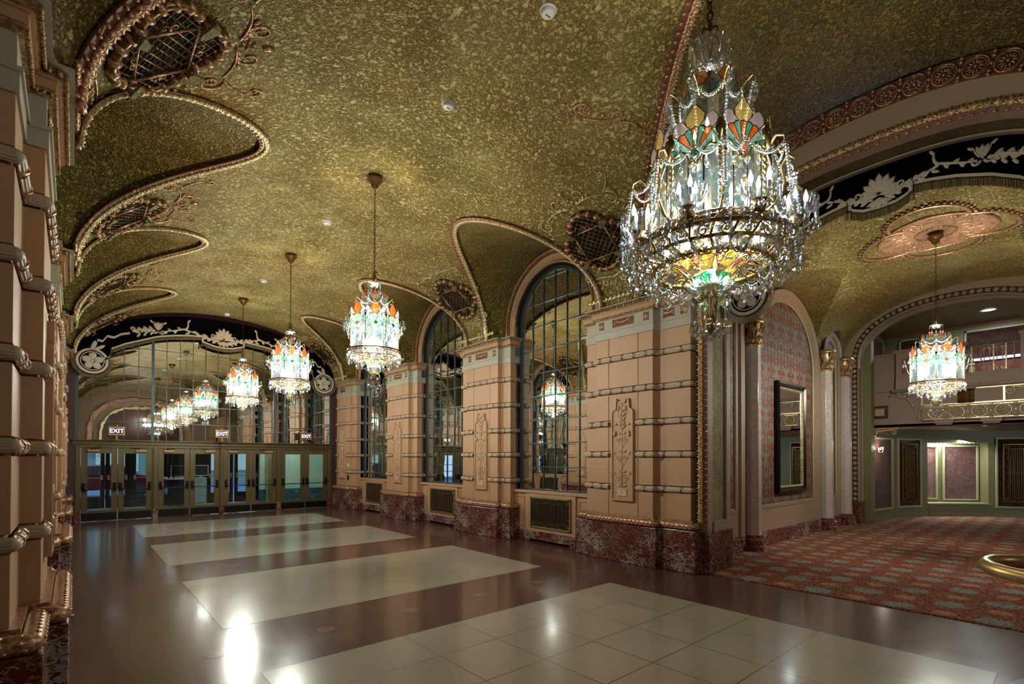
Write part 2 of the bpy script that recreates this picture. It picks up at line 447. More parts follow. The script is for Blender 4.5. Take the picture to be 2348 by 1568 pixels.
# carved strips -----------------------------------------------------
def leaf(mb,p,t,n,s,m=0,lobes=3):
    # small acanthus tuft: p base, t along, n outwards from surface
    t=t.normalized(); n=n.normalized(); b=n.cross(t).normalized()
    for k in range(lobes):
        a=(k-(lobes-1)/2)*.62
        d=(b*cos(a)+t*sin(a))
        R=Matrix((d,n.cross(d),n)).transposed()
        mb.ell(p+d*s*.26+n*s*.08,(s*.46,s*.17,s*.20),m,R,5,3)
    mb.ell(p-b*s*.34+n*s*.05,(s*.16,s*.16,s*.13),m,None,5,3)
def carved(mb,pts,nrm,width,step,m=0,mr=1,lobes=5,thick=.02,rim=True):
    # flat backing ribbon with leaf tufts; nrm(i)->outward normal
    n=len(pts); rows=[[],[],[],[]]
    tg=[(pts[min(n-1,i+1)]-pts[max(0,i-1)]).normalized() for i in range(n)]
    for i,p in enumerate(pts):
        N_=nrm[i]; b=N_.cross(tg[i]).normalized()
        rows[0].append(p-b*width/2); rows[1].append(p-b*width/2+N_*thick); rows[2].append(p+b*width/2+N_*thick); rows[3].append(p+b*width/2)
    mb.loft(rows,mr,False)
    acc=0;d=step/2
    for i in range(1,n):
        L=(pts[i]-pts[i-1]).length
        while d<=acc+L:
            f=(d-acc)/L; p=pts[i-1].lerp(pts[i],f); leaf(mb,p+nrm[i]*thick,tg[i],nrm[i],width,m,lobes); d+=step
        acc+=L
gr=[]
for b in BC:
    for side in (1,-1):
        mb=MB(); G=groin(b,LA,LB,side,81)
        nr=[]
        for g in G:
            ph=atan2((g.z-ZS)/VB,(g.x-XC)/HW); q=V((0,b,5.2))-V((0,g.y,g.z)); nn=vnorm(ph)+V((0,(b-g.y)*.45,-.2)); nn.normalize(); nr.append(nn)
        G=[g+nr[i]*.01 for i,g in enumerate(G)]
        carved(mb,G,nr,.115,.085,0,2)
        # rose coloured outer bead
        mb.tube([g-nr[i].cross((G[min(80,i+1)]-G[max(0,i-1)]).normalized())*.06+nr[i]*.02 for i,g in enumerate(G)],.013,5,1)
        o=mb.build('carved_groin_rib',[M['gold_pale'],M['rose_rim'],M['gold_rose']])
        nm={1:'right',-1:'left'}[side]; ordn={BC[0]:'nearest',BC[1]:'middle',BC[2]:'farthest'}[b]
        tag(o,'gilded leaf moulding edging the %s %s lunette'%(ordn,nm),'moulding','carved ribs around the lunettes')
for side in (1,-1):
    mb=MB(); G=groin(YX,CA,CB,side,121); nr=[]
    for g in G:
        ph=atan2((g.z-ZS)/VB,(g.x-XC)/HW); nn=vnorm(ph)+V((0,(YX-g.y)*.12,-.1)); nn.normalize(); nr.append(nn)
    G=[g+nr[i]*.01 for i,g in enumerate(G)]
    carved(mb,G,nr,.15,.10,lobes=5)
    o=mb.build('carved_groin_rib',[M['gold_rose'],M['rose_rim']])
    tag(o,'wide rose and gold leaf band crossing the ceiling beside the large chandelier' if side>0 else 'matching wide rose leaf band at the far top left of the vault','moulding')

# ------------------------------------------------------------------ pilasters
def outline(o,sh0,sh1,back=.6):
    return [(back,-sh0-o),(.27-o,-sh0-o),(.27-o,-.6-o),(.16-o,-.6-o),(.16-o,.6+o),(.27-o,.6+o),(.27-o,sh1+o),(back,sh1+o)]
BANDS=[3.56,2.985,2.405,1.86,1.285]
def scroll(cx,cy,r,a0,turns,d=1,n=22):
    pts=[]
    for i in range(n):
        t=i/(n-1); a=a0+d*turns*2*pi*t; rr=r*(1-.86*t); pts.append((cx+rr*cos(a),cy+rr*sin(a)))
    return pts
def qbez(p,q,r,n=10): return [((1-t)**2*p[0]+2*t*(1-t)*q[0]+t*t*r[0],(1-t)**2*p[1]+2*t*(1-t)*q[1]+t*t*r[1]) for t in [i/(n-1) for i in range(n)]]
class Motif:
    # 2D relief ornament mapped by F(u,v,h)
    def __init__(s,mb,F,m=0,k=1): s.mb=mb;s.F=F;s.m=m;s.k=k
    def stroke(s,pts,r,h=None,seg=5):
        h=r if h is None else h
        n=len(pts); rr=[r*(1-.55*i/(n-1)) for i in range(n)]
        s.mb.tube([s.F(p[0],p[1],h*.5) for p in pts],[q*s.k for q in rr],seg,s.m)
    def leaf(s,x,y,a,L,w,h=None):
        h=h or w*.5
        c=s.F(x+cos(a)*L/2,y+sin(a)*L/2,h*.4); u=(s.F(x+cos(a)*L,y+sin(a)*L,0)-s.F(x,y,0)).normalized()
        nn=(s.F(x,y,.01)-s.F(x,y,0)).normalized(); R=Matrix((u,nn.cross(u),nn)).transposed()
        s.mb.ell(c,(L/2*s.k,w/2*s.k,h),s.m,R,6,4)
    def flower(s,x,y,r,n=6,h=None):
        for k in range(n): s.leaf(x+r*.2*cos(2*pi*k/n),y+r*.2*sin(2*pi*k/n),2*pi*k/n,r*.8,r*.5,h or r*.25)
        s.mb.ell(s.F(x,y,r*.2),r*.28,s.m,None,6,4)
def mkpier(name,sh0=.91,sh1=.91,wide=False):
    root=empty(name)
    # plinth
    mb=MB(); mb.prism(outline(.15,sh0,sh1),0,.66); o=mb.build('marble_plinth',M['marble'],root,bev=.012)
    # gilded torus
    mb=MB(); ol=outline(.10,sh0,sh1); path=[V((a,b,.72)) for a,b in ol]; P=[]
    for i in range(len(path)-1):
        a,b=path[i],path[i+1]; k=max(1,int((b-a).length/.04)); P+= [a.lerp(b,j/k) for j in range(k)]
    P.append(path[-1]); mb.tube(P,.062,10,0)
    acc=0
    for i in range(1,len(P)-1,2):
        t=(P[i+1]-P[i-1]).normalized(); n=V((-abs(t.y),-t.x if t.x else 0,0)); n=V((t.y,-t.x,0))
        n=n if (i) else n
        out=V((-1,0,0)) if abs(t.y)>.5 else V((0,-1 if P[i].y<0 else 1,0))
        for aa in (-.5,.3,1.1):
            d=out*cos(aa)+V((0,0,1))*sin(aa); R=Matrix((t,d.cross(t),d)).transposed()
            mb.ell(P[i]+d*.058+t*(.01 if aa>0 else -.01),(.026,.016,.012),0,R,5,3)
    mb.prism(outline(.05,sh0,sh1),.66,.80,0)
    mb.build('gilded_torus_moulding',M['gold_rose'],root)
    # shaft in courses
    mb=MB(); lv=[.78]+[z for b in BANDS[::-1] for z in (b-.058,b+.058)]+[3.93]
    def ashlar(z0,z1):
        g=.006; d=.012
        ol=[(.6,-sh0),(.27,-sh0),(.27,-.6),(.16,-.6),(.16,-.31-g),(.16+d,-.31-g),(.16+d,-.31+g),(.16,-.31+g),(.16,.31-g),(.16+d,.31-g),(.16+d,.31+g),(.16,.31+g),(.16,.6),(.27,.6),(.27,sh1),(.6,sh1)]
        mb.prism(ol,z0,z1)
    for i in range(0,len(lv),2): ashlar(lv[i],lv[i+1])
    mb.prism(outline(-.03,sh0,sh1),.78,3.93)
    mb.box(.157,.3,-.26,.26,1.0,2.87)
    mb.build('stone_shaft',M['stone'],root,bev=.004)
    # reeded bands with ribbon ties
    for zi,z in enumerate(BANDS):
        mb=MB(); ol=outline(.005,sh0,sh1)
        runs=[ol] if zi<2 else [ol[:4]+[(.155,-.30)],[(.155,.30)]+ol[4:]]
        for run in runs:
            pts=[V((a,b,z)) for a,b in run]
            for i in range(len(pts)-1):
                a,b=pts[i],pts[i+1]; t=(b-a); L=t.length; t.normalize(); out=V((-1,0,0)) if abs(t.y)>.5 else V((0,-1 if a.y<0 else 1,0))
                ext=.0 ; prof=[]
                rows=[]
                for e,pt in ((0,a),(1,b)):
                    r_=[]
                    for k in range(15):
                        an=-pi/2+pi*k/14; rr=.043+(.0035 if k%2 else -.0015)
                        r_.append(pt+out*(cos(an)*rr*.95+ .0)+V((0,0,sin(an)*rr)) + t*(0))
                    rows.append(r_)
                mb.loft(rows,0,False)
                # miter fill
                mb.ell(b,(.043,.043,.043),0,None,8,6)
                if L>.18:
                    k=max(1,round(L/.255))
                    for q in range(k):
                        c=a+t*(L*(q+.5)/k)
                        for sg in (-1,1):
                            pp=[]
                            for w in range(6):
                                an=-pi/2+pi*w/5; pp.append(c+out*cos(an)*.046+V((0,0,sin(an)*.046))+t*sg*(an/pi*.075))
                            mb.tube(pp,.011,4,1)
        mb.build('reeded_band',[M['band'],M['gold_rose']],root)
    # relief panel
    mb=MB()
    def relief_outline(o,k=0):
        a=.235-o
        return [(-a,1.05+o),(a,1.05+o),(a,2.60-o*.3),(a-.02,2.64-o*.3),(a-.075+0*o,2.67-o),(a-.085,2.78-o),(a-.03-.06,2.83-o),(a-.12,2.84-o),(a-.13,2.79-o),(-a+.13,2.79-o),(-a+.12,2.84-o),(-a+.09,2.83-o),(-a+.085,2.78-o),(-a+.075,2.67-o),(-a+.02,2.64-o*.3),(-a,2.60-o*.3)]
    n=16; A=relief_outline(0); B=relief_outline(.035)
    rows=[[(.175,p,q) for p,q in A],[(.115,p,q) for p,q in A],[(.112,p*.985,q) for p,q in A],[(.112,p,q) for p,q in B],[(.133,p*.98,q) for p,q in B]]
    mb.loft(rows,0,False,cl=True); mb.add([(.133,p*.98,q) for p,q in B],[tuple(range(n))],0)
    rp=mb.build('relief_panel',M['stone'],root)
    mb=MB(); mo=Motif(mb,lambda u,v,h:V((.135-h*1.8,u,v)),0)
    mo.stroke([(0,1.28),(0,2.70)],.008)
    for sg in (-1,1):
        for cy,r,a0,d in ((1.45,.062,pi/2,-1),(1.80,.068,-pi/2,1),(2.12,.058,pi/2,-1)):
            cx=.085*sg; mo.stroke([(x*sg,y) for x,y in scroll(.085,cy,r,a0 if True else 0,1.6,d*-1)],.008)
            mo.flower(cx,cy,.026,5,.008)
            mo.stroke([(x*sg,y) for x,y in qbez((0,cy-.16),(.03,cy-.10),(.085,cy-r if a0<0 else cy-r*.9))],.007)
            mo.leaf(sg*.15,cy+.05,pi/2-.4*sg+ (0),.07,.03); mo.leaf(sg*.03,cy+.09,pi/2-.9*sg,.07,.03)
        for y in (2.30,2.36,2.44,2.52,2.60): mo.leaf(0,y,pi/2-sg*.75,.12-(y-2.3)*.12,.032)
        mo.stroke([(x*sg,y) for x,y in qbez((0,2.40),(.10,2.50),(.09,2.70))],.008); mo.leaf(sg*.085,2.62,pi/2+.2*sg,.10,.04); mo.leaf(sg*.13,2.28,-pi/2+.3*sg,.12,.055); mo.leaf(sg*.10,2.40,-.3 if sg>0 else pi+.3,.07,.04)
        mo.leaf(sg*.02,1.30,pi/2-sg*1.2,.09,.035)
        mb.box(.123,.135,sg*.05-.045,sg*.05+.045,1.15,1.235)
    mb.box(.117,.13,-.105,.105,1.235,1.25); mb.box(.117,.13,-.105,.105,1.135,1.15); mo.flower(0,2.72,.03,5)
    mb.build('carved_scrollwork',M['stone_light'],rp)
    # entablature
    mb=MB(); mb.prism(outline(.018,sh0,sh1),3.93,4.06); mb.prism(outline(.035,sh0,sh1),4.055,4.085); mb.prism(outline(.005,sh0,sh1),4.085,4.29)
    mb.build('grey_frieze',M['stone_grey'],root,bev=.004)
    pn=[(-.47,.10,0),(0,.44,0),(.47,.10,0)]
    if wide: pn+=[(-.83,.20,.11),(-1.10,.11,.11)]
    for c,w,dx in pn:
        mb=MB(); x=.155+dx; h=.145; z0=4.115; mb.box(x-.004,x+.02,c-w/2,c+w/2,z0,z0+h,0)
        for q in ((c-w/2,c-w/2+.008),(c+w/2-.008,c+w/2)): mb.box(x-.012,x,q[0],q[1],z0,z0+h,1)
        for q in (z0,z0+h-.008): mb.box(x-.012,x,c-w/2,c+w/2,q,q+.008,1)
        fp=mb.build('red_frieze_panel',[M['panel_red'],M['gold_rose']],root)
        mb=MB(); mo=Motif(mb,lambda u,v,hh:V((x-.004-hh,u,v)))
        zc=z0+h/2
        if w<.15: mo.flower(c,zc,.055,7,.014)
        else:
            k=w/.44
            for sg in (-1,1):
                mo.stroke([(c+sg*xx*k,yy) for xx,yy in scroll(.15,zc,.042,pi,1.4,-1)],.007); mo.leaf(c,zc-.02,pi/2-sg*.6,.06,.03,.012); mo.leaf(c+sg*.02,zc,pi/2-sg*1.4,.09*k,.03,.012)
                mo.leaf(c+sg*.09*k,zc+.01,(0.6 if sg>0 else pi-.6),.05,.025,.01)
        mb.build('gilt_ornament',M['gold_pale'],fp)
    # cornice
    mb=MB()
    mb.prism(outline(.03,sh0,sh1),4.29,4.315,1); mb.prism(outline(.045,sh0,sh1),4.315,4.335,1); mb.prism(outline(.055,sh0,sh1),4.335,4.40,0)
    mb.prism(outline(.075,sh0,sh1),4.40,4.415,0); mb.prism(outline(.085,sh0,sh1),4.415,4.465,1); mb.prism(outline(.15,sh0,sh1),4.465,4.482,2)
    def dent(o,z,st,s,mi):
        ol=outline(o,sh0,sh1)
        for i in range(1,len(ol)-2):
            a=V((*ol[i],z)); b=V((*ol[i+1],z)); L=(b-a).length; t=(b-a).normalized(); out=V((-1,0,0)) if abs(t.y)>.5 else V((0,-1 if a.y<0 else 1,0))
            k=max(1,round(L/st))
            for q in range(k):
                c=a+t*(L*(q+.5)/k)
                mb.ell(c+out*s*.2+V((0,0,.2*s)),(s*.5*(abs(t.x)+.0)+s*.45*abs(t.y),s*.5*abs(t.y)+s*.45*abs(t.x),s*.75),mi,None,5,4)
    dent(.10,4.435,.048,.036,1); dent(.045,4.305,.04,.022,1)
    mb.build('gilded_cornice',[M['stone'],M['gold'],M['stone_grey']],root)
    return root
reg=mkpier('pilaster'); 
tag(reg,None,'pilaster','stone pilasters between the arched mirrors')
near=mkpier('pilaster',sh0=1.22,wide=True); tag(near,None,'pilaster','stone pilasters between the arched mirrors')
ordw=['nearest','second','third','farthest']
def placep(o,side,y,label):
    if side>0: o.location=(7.10,y,0); o.rotation_euler=(0,0,0)
    else: o.location=(0,y,0); o.rotation_euler=(0,0,pi)
    o['label']=label
# right side: local -y faces camera, wide shoulder sh0 at -y  ; left side is rotated so use sh1
nearL=mkpier('pilaster',sh1=1.22); tag(nearL,None,'pilaster','stone pilasters between the arched mirrors')
placep(near,1,PC[0],'large pink stone pilaster with carved relief panel at the corner of the side lobby')
placep(nearL,-1,PC[0],'pilaster seen end-on at the left edge, nearest the camera')
placep(reg,1,PC[1],'pink stone pilaster standing between the nearest and the second arched mirror on the right')
rl=['pink stone pilaster behind the second arched mirror on the right','farthest right pilaster, beside the bronze doors']
ll=['second pilaster on the left, just past the nearest one','third pilaster on the left, small, seen end-on','farthest left pilaster, beside the leftmost bronze door']
for i in (2,3): c=copy_tree(reg); placep(c,1,PC[i],rl[i-2])
for i in (1,2,3): c=copy_tree(reg); placep(c,-1,PC[i],ll[i-1])

# ------------------------------------------------------------------ arched mirrors in the bays
RO,RI,Z0=1.40,1.13,4.75
def aw(r,z0=Z0,zb=1.09,N=36): return arch(r,r,z0,zb,2,N)
def mkwin(name):
    root=empty(name)   # local: x into wall (+), y along, origin at wall plane x=0 => X=7.1+... use X-7.1
    # carved archivolt
    mb=MB(); x=.40
    def ring(r,xx,zb=1.09,z0=Z0): return [V((xx,a,b)) for a,b in arch(r,r,z0,zb,2,36)]
    pts=ring(1.345,x-.012,4.5); cen=V((x,0,Z0)); nr=[V((-1,0,0))]*len(pts)
    P=[];
    for i in range(len(pts)-1):
        L=(pts[i+1]-pts[i]).length; k=max(1,int(L/.1)); P+=[pts[i].lerp(pts[i+1],j/k) for j in range(k)]
    P.append(pts[-1]); P=P[::-1]
    carved(mb,P,[V((-1,0,0))]*len(P),.105,.075)
    mb.build('carved_archivolt',[M['gold_rose'],M['rose_rim']],root)
    mb=MB(); mb.loft([ring(1.40,x+.02,4.5),ring(1.40,x,4.5),ring(1.29,x,4.5),ring(1.27,x+.02,4.5),ring(1.17,x+.03,4.5),ring(1.16,x+.01,4.5),ring(1.11,x+.01,4.5),ring(1.11,x+.08,4.5)],0,False); mb.loft([ring(1.16,x+.01),ring(1.11,x+.01),ring(1.11,x+.08)],0,False)
    mb.build('stone_architrave',M['stone'],root)
    mb=MB(); rp=ring(1.135,x+.005); P=[]
    for i in range(len(rp)-1):
        L=(rp[i+1]-rp[i]).length; k=max(1,int(L/.02)); P+=[rp[i].lerp(rp[i+1],j/k) for j in range(k)]
    mb.tube(rp,.017,6,1,cap=False)
    for i in range(0,len(P)-1,2):
        t=(P[i+1]-P[i]).normalized(); nx=V((-1,0,0)); d=(t+nx.cross(t)*.9).normalized(); R=Matrix((d,nx.cross(d),nx)).transposed(); mb.ell(P[i]+nx*.012,(.027,.011,.013),0,R,5,3)
    mb.build('rope_moulding',[M['gold_pale'],M['gold_rose']],root)
    mb=MB(); mb.loft([ring(1.11,x+.02),ring(1.11,x+.16),ring(1.05,x+.16)],0,False); mb.build('oxblood_reveal',M['oxblood'],root)
    mb=MB(); mb.loft([ring(1.075,x+.16),ring(1.075,x+.12),ring(1.045,x+.11),ring(1.045,x+.135),ring(1.01,x+.135),ring(1.01,x+.16)],0,False)
    mb.box(x+.11,x+.16,-1.07,1.07,1.085,1.12); mb.build('steel_frame',M['steel_blue'],root)
    # glass
    mb=MB(); gp=arch(1.045,1.045,Z0,1.09,2,36); mb.add([(x+.158,a,b) for a,b in gp],[tuple(range(len(gp)))],0)
    mb.add([(x+.17,a,b) for a,b in gp],[tuple(range(len(gp)))[::-1]],0); mb.build('mirror_glass',M['mirror'],root)
    # leading
    mb=MB(); t=.0075
    for k in range(-3,4):
        y=k*.34+ .0; 
        if abs(y)>1.03: continue
        zt=Z0+sqrt(1.04**2-y*y); mb.box(x+.138,x+.157,y-t,y+t,1.09,zt)
    z=1.09+.51
    while z<Z0+1.0:
        hw=1.045 if z<Z0 else sqrt(max(0,1.045**2-(z-Z0)**2)); tt=t if round((z-1.09)/.51)%2 else t*1.5; mb.box(x+.136,x+.157,-hw,hw,z-tt,z+tt); z+=.51
    mb.build('leaded_grid',M['steel_blue'],root)
    # apron
    mb=MB(); mb.box(x+.02,x+.25,-1.11,1.11,.20,1.03); mb.box(x-.03,x+.2,-1.11,1.11,1.03,1.09)
    mb.box(x-.015,x+.05,-.72,.72,.22,1.03)
    for sg in (-1,1):
        a,b=sorted((sg*.80,sg*1.08))
        for (p0,p1,q0,q1) in ((a,b,.30,.315),(a,b,.93,.945),(a,a+.015,.30,.945),(b-.015,b,.30,.945)): mb.box(x+.005,x+.03,p0,p1,q0,q1)
    mb.build('stone_apron',M['stone'],root,bev=.006)
    mb=MB(); mb.box(x-.04,x+.2,-.74,.74,.05,.23,0); mb.box(x-.04,x+.2,-.74,-.58,0,.06,0); mb.box(x-.04,x+.2,.58,.74,0,.06,0); mb.box(x-.005,x+.2,-.96,-.7,0,.215,0); mb.box(x-.005,x+.2,.7,.96,0,.215,0); mb.box(x+.03,x+.1,-.6,.6,0,.06,1)
    mb.build('marble_base',[M['marble'],M['dark']],root,bev=.004)
    return root
def spiral_frieze(mb,F,u0,u1,v,r,n,rad,m):
    w=(u1-u0)/n; 
    for i in range(n):
        c=u0+(i+.5)*w; d=1 if i%2 else -1
        pts=scroll(c,v,r,(-pi/2)*d,1.35,d); mb.tube([F(a,b,rad) for a,b in pts],rad,4,m)
        if i<n-1: mb.tube([F(a,b,rad) for a,b in qbez((c,v-r*d),(c+w*.75,v-r*d*.9),(c+w,v+r*d),6)],rad,4,m)
def mkgrille(name,w,h,fr=.035,nb=17,vert=False,deep=.03):
    # local: x out (-) , y along, z up, origin bottom centre
    root=empty(name); F=lambda u,v,hh:V((-.008-hh,u,v))
    mb=MB()
    for a in ((-w/2,-w/2+fr,0,h),(w/2-fr,w/2,0,h),(-w/2,w/2,0,fr),(-w/2,w/2,h-fr,h)): mb.box(-.03,0,*a)
    mb.build('grille_frame',M['brass_old'] if vert else simple('olive_gold_paint','857544',.45,.3) if 'olive_gold_paint' not in bpy.data.materials else bpy.data.materials['olive_gold_paint'],root,bev=.004)
    mb=MB(); mb.box(-.004,0,-w/2+.01,w/2-.01,.01,h-.01); mb.build('dark_backing',M['dark'],root)
    mb=MB(); bw=.085 if not vert else .10; x0=-w/2+fr; x1=w/2-fr; z0=fr; z1=h-fr
    a,b,c_,d=x0+bw,x1-bw,z0+bw*1.15,z1-bw*1.15; r=.006
    for zz in (c_,d): mb.box(-.018,-.008,x0,x1,zz-r*.8,zz+r*.8)
    if vert: mb.box(-.018,-.008,a,b,(z0+z1)/2-r*.8,(z0+z1)/2+r*.8)
    for yy in (a,b): mb.box(-.018,-.008,yy-r*.8,yy+r*.8,z0,z1)
    for i in range(nb):
        y=a+(b-a)*(i+1)/(nb+1)
        if i%2==0:
            pts=[]; k=int((d-c_)/.03)
            for j in range(k*2+1): pts.append((-.013,y,c_+(d-c_)*j/(k*2)))
            mb.tube(pts,[r*(.85 if j%2 else 1.35) for j in range(len(pts))],4,0,sm=False)
        else: mb.box(-.017,-.009,y-r*.7,y+r*.7,c_,d)
    n1=max(4,round((b-a)/.105)); spiral_frieze(mb,F,a,b,(d+z1)/2,bw*.45,n1,.0045,0); spiral_frieze(mb,F,a,b,(c_+z0)/2,bw*.45,n1,.0045,0)
    for yc in ((x0+a)/2,(b+x1)/2):
        n2=max(2,round((d-c_)/.22)); G=lambda u,v,hh:V((-.008-hh,v,u)); spiral_frieze(mb,G,c_,d,yc,bw*.42,n2,.0045,0)
        for zc in ((z0+c_)/2,(d+z1)/2):
            for k in range(4): mb.ell((-.014,yc+.02*cos(pi/4+k*pi/2),zc+.02*sin(pi/4+k*pi/2)),(.005,.015,.015),0,None,6,4)
            mb.box(-.016,-.01,x0 if yc<0 else b,a if yc<0 else x1,zc-.003,zc+.003); mb.box(-.016,-.01,yc-.003,yc+.003,zc-.045,zc+.045)
    mb.build('wrought_scroll_bars',M['brass_old'],root)
    return root
w0=mkwin('arched_mirror'); tag(w0,None,'mirror','arched leaded mirrors along the hall')
g0=mkgrille('radiator_grille',1.18,.66); tag(g0,None,'grille','radiator grilles below the arched mirrors')
mirr=[]
for side in (1,-1):
    for i,b in enumerate(BC):
        o=w0 if (side>0 and i==0) else copy_tree(w0); g=g0 if (side>0 and i==0) else copy_tree(g0)
        if side>0: o.location=(7.10,b,0); g.location=(7.487,b-.02,.30); o.rotation_euler=g.rotation_euler=(0,0,0)
        else: o.location=(0,b,0); g.location=(-.387,b+.02,.30); o.rotation_euler=g.rotation_euler=(0,0,pi)
        q=['nearest','second','farthest'][i]
        if side>0:
            o['label']='%s tall arched mirror with leaded grid on the right wall'%q; g['label']='brass scroll radiator grille under the %s arched mirror on the right'%q
        else:
            o['label']='%s arched mirror on the left wall, seen nearly edge-on'%q; g['label']='radiator grille under the %s mirror on the left wall'%q
# wall backing behind the bays
for side,nm,x0,x1 in ((1,'wall_right',7.72,7.9),(-1,'wall_left',-.8,-.62)):
    mb=MB(); mb.box(x0,x1,4.2,18.1,0,6.4); structure(mb.build(nm,M['stone']),'pink stone side wall of the hall')

# ------------------------------------------------------------------ vault grilles (quatrefoil) with scrollwork
def vmap(phi0,y0,side,rotz=0):
    # local u along +y*side, v up along the vault, h off the surface
    def F(u,v,h):
        c,s_=cos(rotz),sin(rotz); u,v=u*c-v*s_,u*s_+v*c
        ds=2.75; ph=phi0+v/ds if side>0 else pi-phi0-v/ds
        return vpt(ph,y0+u)+vnorm(ph)*h
    return F
def quat_pts(R,r,n=14):
    # quatrefoil outline: four lobes centred at distance R with radius r (lobes on the axes)
    pts=[]
    th=math.acos(min(1,R*sin(pi/4)/r)) if r>R*sin(pi/4) else 0
    for k in range(4):
        a=k*pi/2; span=pi/4+ (math.asin(min(1,R*sin(pi/4)/r)))
        span=pi-(pi-pi/4-math.asin(min(.999,R*sin(pi/4)/r)))
        span=pi/4+math.asin(min(.999,R*sin(pi/4)/r))
        sp=pi-( (pi/4)+(pi-pi/4-math.asin(min(.999,R*sin(pi/4)/r))) ) if False else None
        # intersection direction is the diagonal; angle at lobe centre
        d=R*cos(pi/4)+sqrt(max(0,r*r-(R*sin(pi/4))**2)); ix,iy=d*cos(pi/4),d*sin(pi/4)
        am=atan2(iy,ix-R)
        for i in range(n):
            t=-am+2*am*i/(n-1); x=R+r*cos(t); y=r*sin(t); pts.append((x*cos(a)-y*sin(a),x*sin(a)+y*cos(a)))
        pts.pop()
    return pts
def mkquat(y0,side,label):
    F0_=vmap(.565,y0,side,0); QS=1.5; F=lambda u,v,h: F0_(u*QS,v*QS,h*1.2)
    root=empty('quatrefoil_vent',F(0,0,0)); loc=F(0,0,0)
    def L(mb): mb.T=lambda p: V(p)-loc
    q=quat_pts(.20,.235); qi=[(a*.80,b*.80) for a,b in q]
    mb=MB(); L(mb); mb.loft([[F(a*t,b*t,.01) for a,b in q] for t in (.001,.2,.4,.6,.8,1)],0,True,cl=True); mb.build('dark_backing',M['dark'],root)
    # frame beads
    mb=MB(); L(mb); qf=[(a*.93,b*.93) for a,b in q]
    mb.tube([F(a,b,.03) for a,b in qf],.042,8,1,closed=True)
    P=[]
    for i in range(len(qf)):
        a,b=qf[i],qf[(i+1)%len(qf)]; k=max(1,round(hypot(b[0]-a[0],b[1]-a[1])/.021)); P+=[(a[0]+(b[0]-a[0])*j/k,a[1]+(b[1]-a[1])*j/k) for j in range(k)]
    for i in range(0,len(P),4):
        a=P[i-1];b=P[(i+1)%len(P)]; c=P[i]; t=(F(*b,.03)-F(*a,.03)).normalized(); n=(F(*c,.05)-F(*c,0)).normalized(); R=Matrix((t,n.cross(t),n)).transposed()
        mb.ell(F(*c,.035),(.044,.062,.056),0,R,6,5)
    mb.build('beaded_frame',[M['gold_rose'],M['gold_dark']],root)
    # lattice
    mb=MB(); L(mb)
    def inside(x,y):
        return any(hypot(x-.2*cos(k*pi/2),y-.2*sin(k*pi/2))<.20 for k in range(4)) or (abs(x)<.14 and abs(y)<.14)
    n=13
    for k in range(-n,n+1):
        for dr in (0,1):
            run=[]
            for j in range(-60,61):
                t=j*.008; c=k*.056
                x,y=((t+c)*.7071,(t-c)*.7071) if dr==0 else ((t+c)*.7071,(c-t)*.7071)
                if inside(x,y): run.append((x,y))
                else:
                    if len(run)>2: mb.tube([F(*run[0],.03),F(*run[-1],.03)],.0085,4,0)
                    run=[]
            if len(run)>2: mb.tube([F(*run[0],.03),F(*run[-1],.03)],.0085,4,0)
    for i in range(-10,11):
        for j in range(-10,11):
            x,y=(i+j)*.056*.7071,(i-j)*.056*.7071
            if inside(x,y): mb.ell(F(x,y,.036),(.015,.015,.014),1,None,4,3,False)
    mb.build('lattice',[M['gold_dark'],M['gold']],root)
    mb=MB(); L(mb); d=.205
    for a,b in (((-d,-d),(d,-d)),((d,-d),(d,d)),((d,d),(-d,d)),((-d,d),(-d,-d))):
        mb.tube([F(*a,.05),F(*b,.05)],.012,6,0)
        cx,cy=(a[0]+b[0])/2,(a[1]+b[1])/2
        mo=Motif(mb,lambda u,v,h:F(u,v,h+.055)); ln=hypot(cx,cy); ux,uy=cx/ln,cy/ln
        for sg in (-1,1):
            an=atan2(uy,ux)
            mo.stroke([(cx+(px*cos(an)-py*sg*sin(an)),cy+(px*sin(an)+py*sg*cos(an))) for px,py in scroll(.035,.035,.03,-pi/2,1.2,1,12)],.006)
        mo.leaf(cx,cy,atan2(uy,ux),.07,.03)
    mb.build('square_rail',M['gold_rose'],root)
    for k in range(4):
        a=pi/4+k*pi/2; mb=MB(); L(mb)
        u=(cos(a),sin(a)); w=(-sin(a),cos(a)); pts=[]
        for (p,qq) in ((.275,-.028),(.385,-.045),(.385,.045),(.275,.028),(.26,0)): pts.append((p*u[0]+qq*w[0],p*u[1]+qq*w[1]))
        mb.loft([[F(x,y,.10) for x,y in pts],[F(x,y,.115) for x,y in pts]],0,False,cl=True,cap=True)
        for e in (.29,.37): mb.tube([F(e*u[0],e*u[1],.02),F(e*u[0],e*u[1],.1)],.008,4,0)
        mb.build('mounting_tab',M['plaster_fine'],root)
    tag(root,label,'vent','quatrefoil vents in the vault')
    # scrollwork around it
    mb=MB(); L0=loc; mb.T=lambda p: V(p)-L0
    mo=Motif(mb,F,0,1.12)
    for sg in (-1,1):
        mo.stroke([(sg*x,y) for x,y in qbez((.05,.50),(.22,.56),(.38,.48))],.014)
        mo.stroke([(sg*x,y) for x,y in scroll(.44,.42,.085,pi/2,1.4,-1)],.014); mo.flower(sg*.44,.42,.04,6)
        mo.stroke([(sg*x,y) for x,y in scroll(.14,.60,.07,-pi/2,1.3,1)],.012)
        mo.stroke([(sg*x,y) for x,y in qbez((.40,.50),(.52,.56),(.56,.68))],.012); mo.stroke([(sg*x,y) for x,y in scroll(.52,.72,.05,0,1.2,1)],.01)
        for k in range(5): mo.leaf(sg*(.46+.015*k),.24-.075*k if False else .30-.07*k,pi/2-sg*(.6),.07,.03,.018)
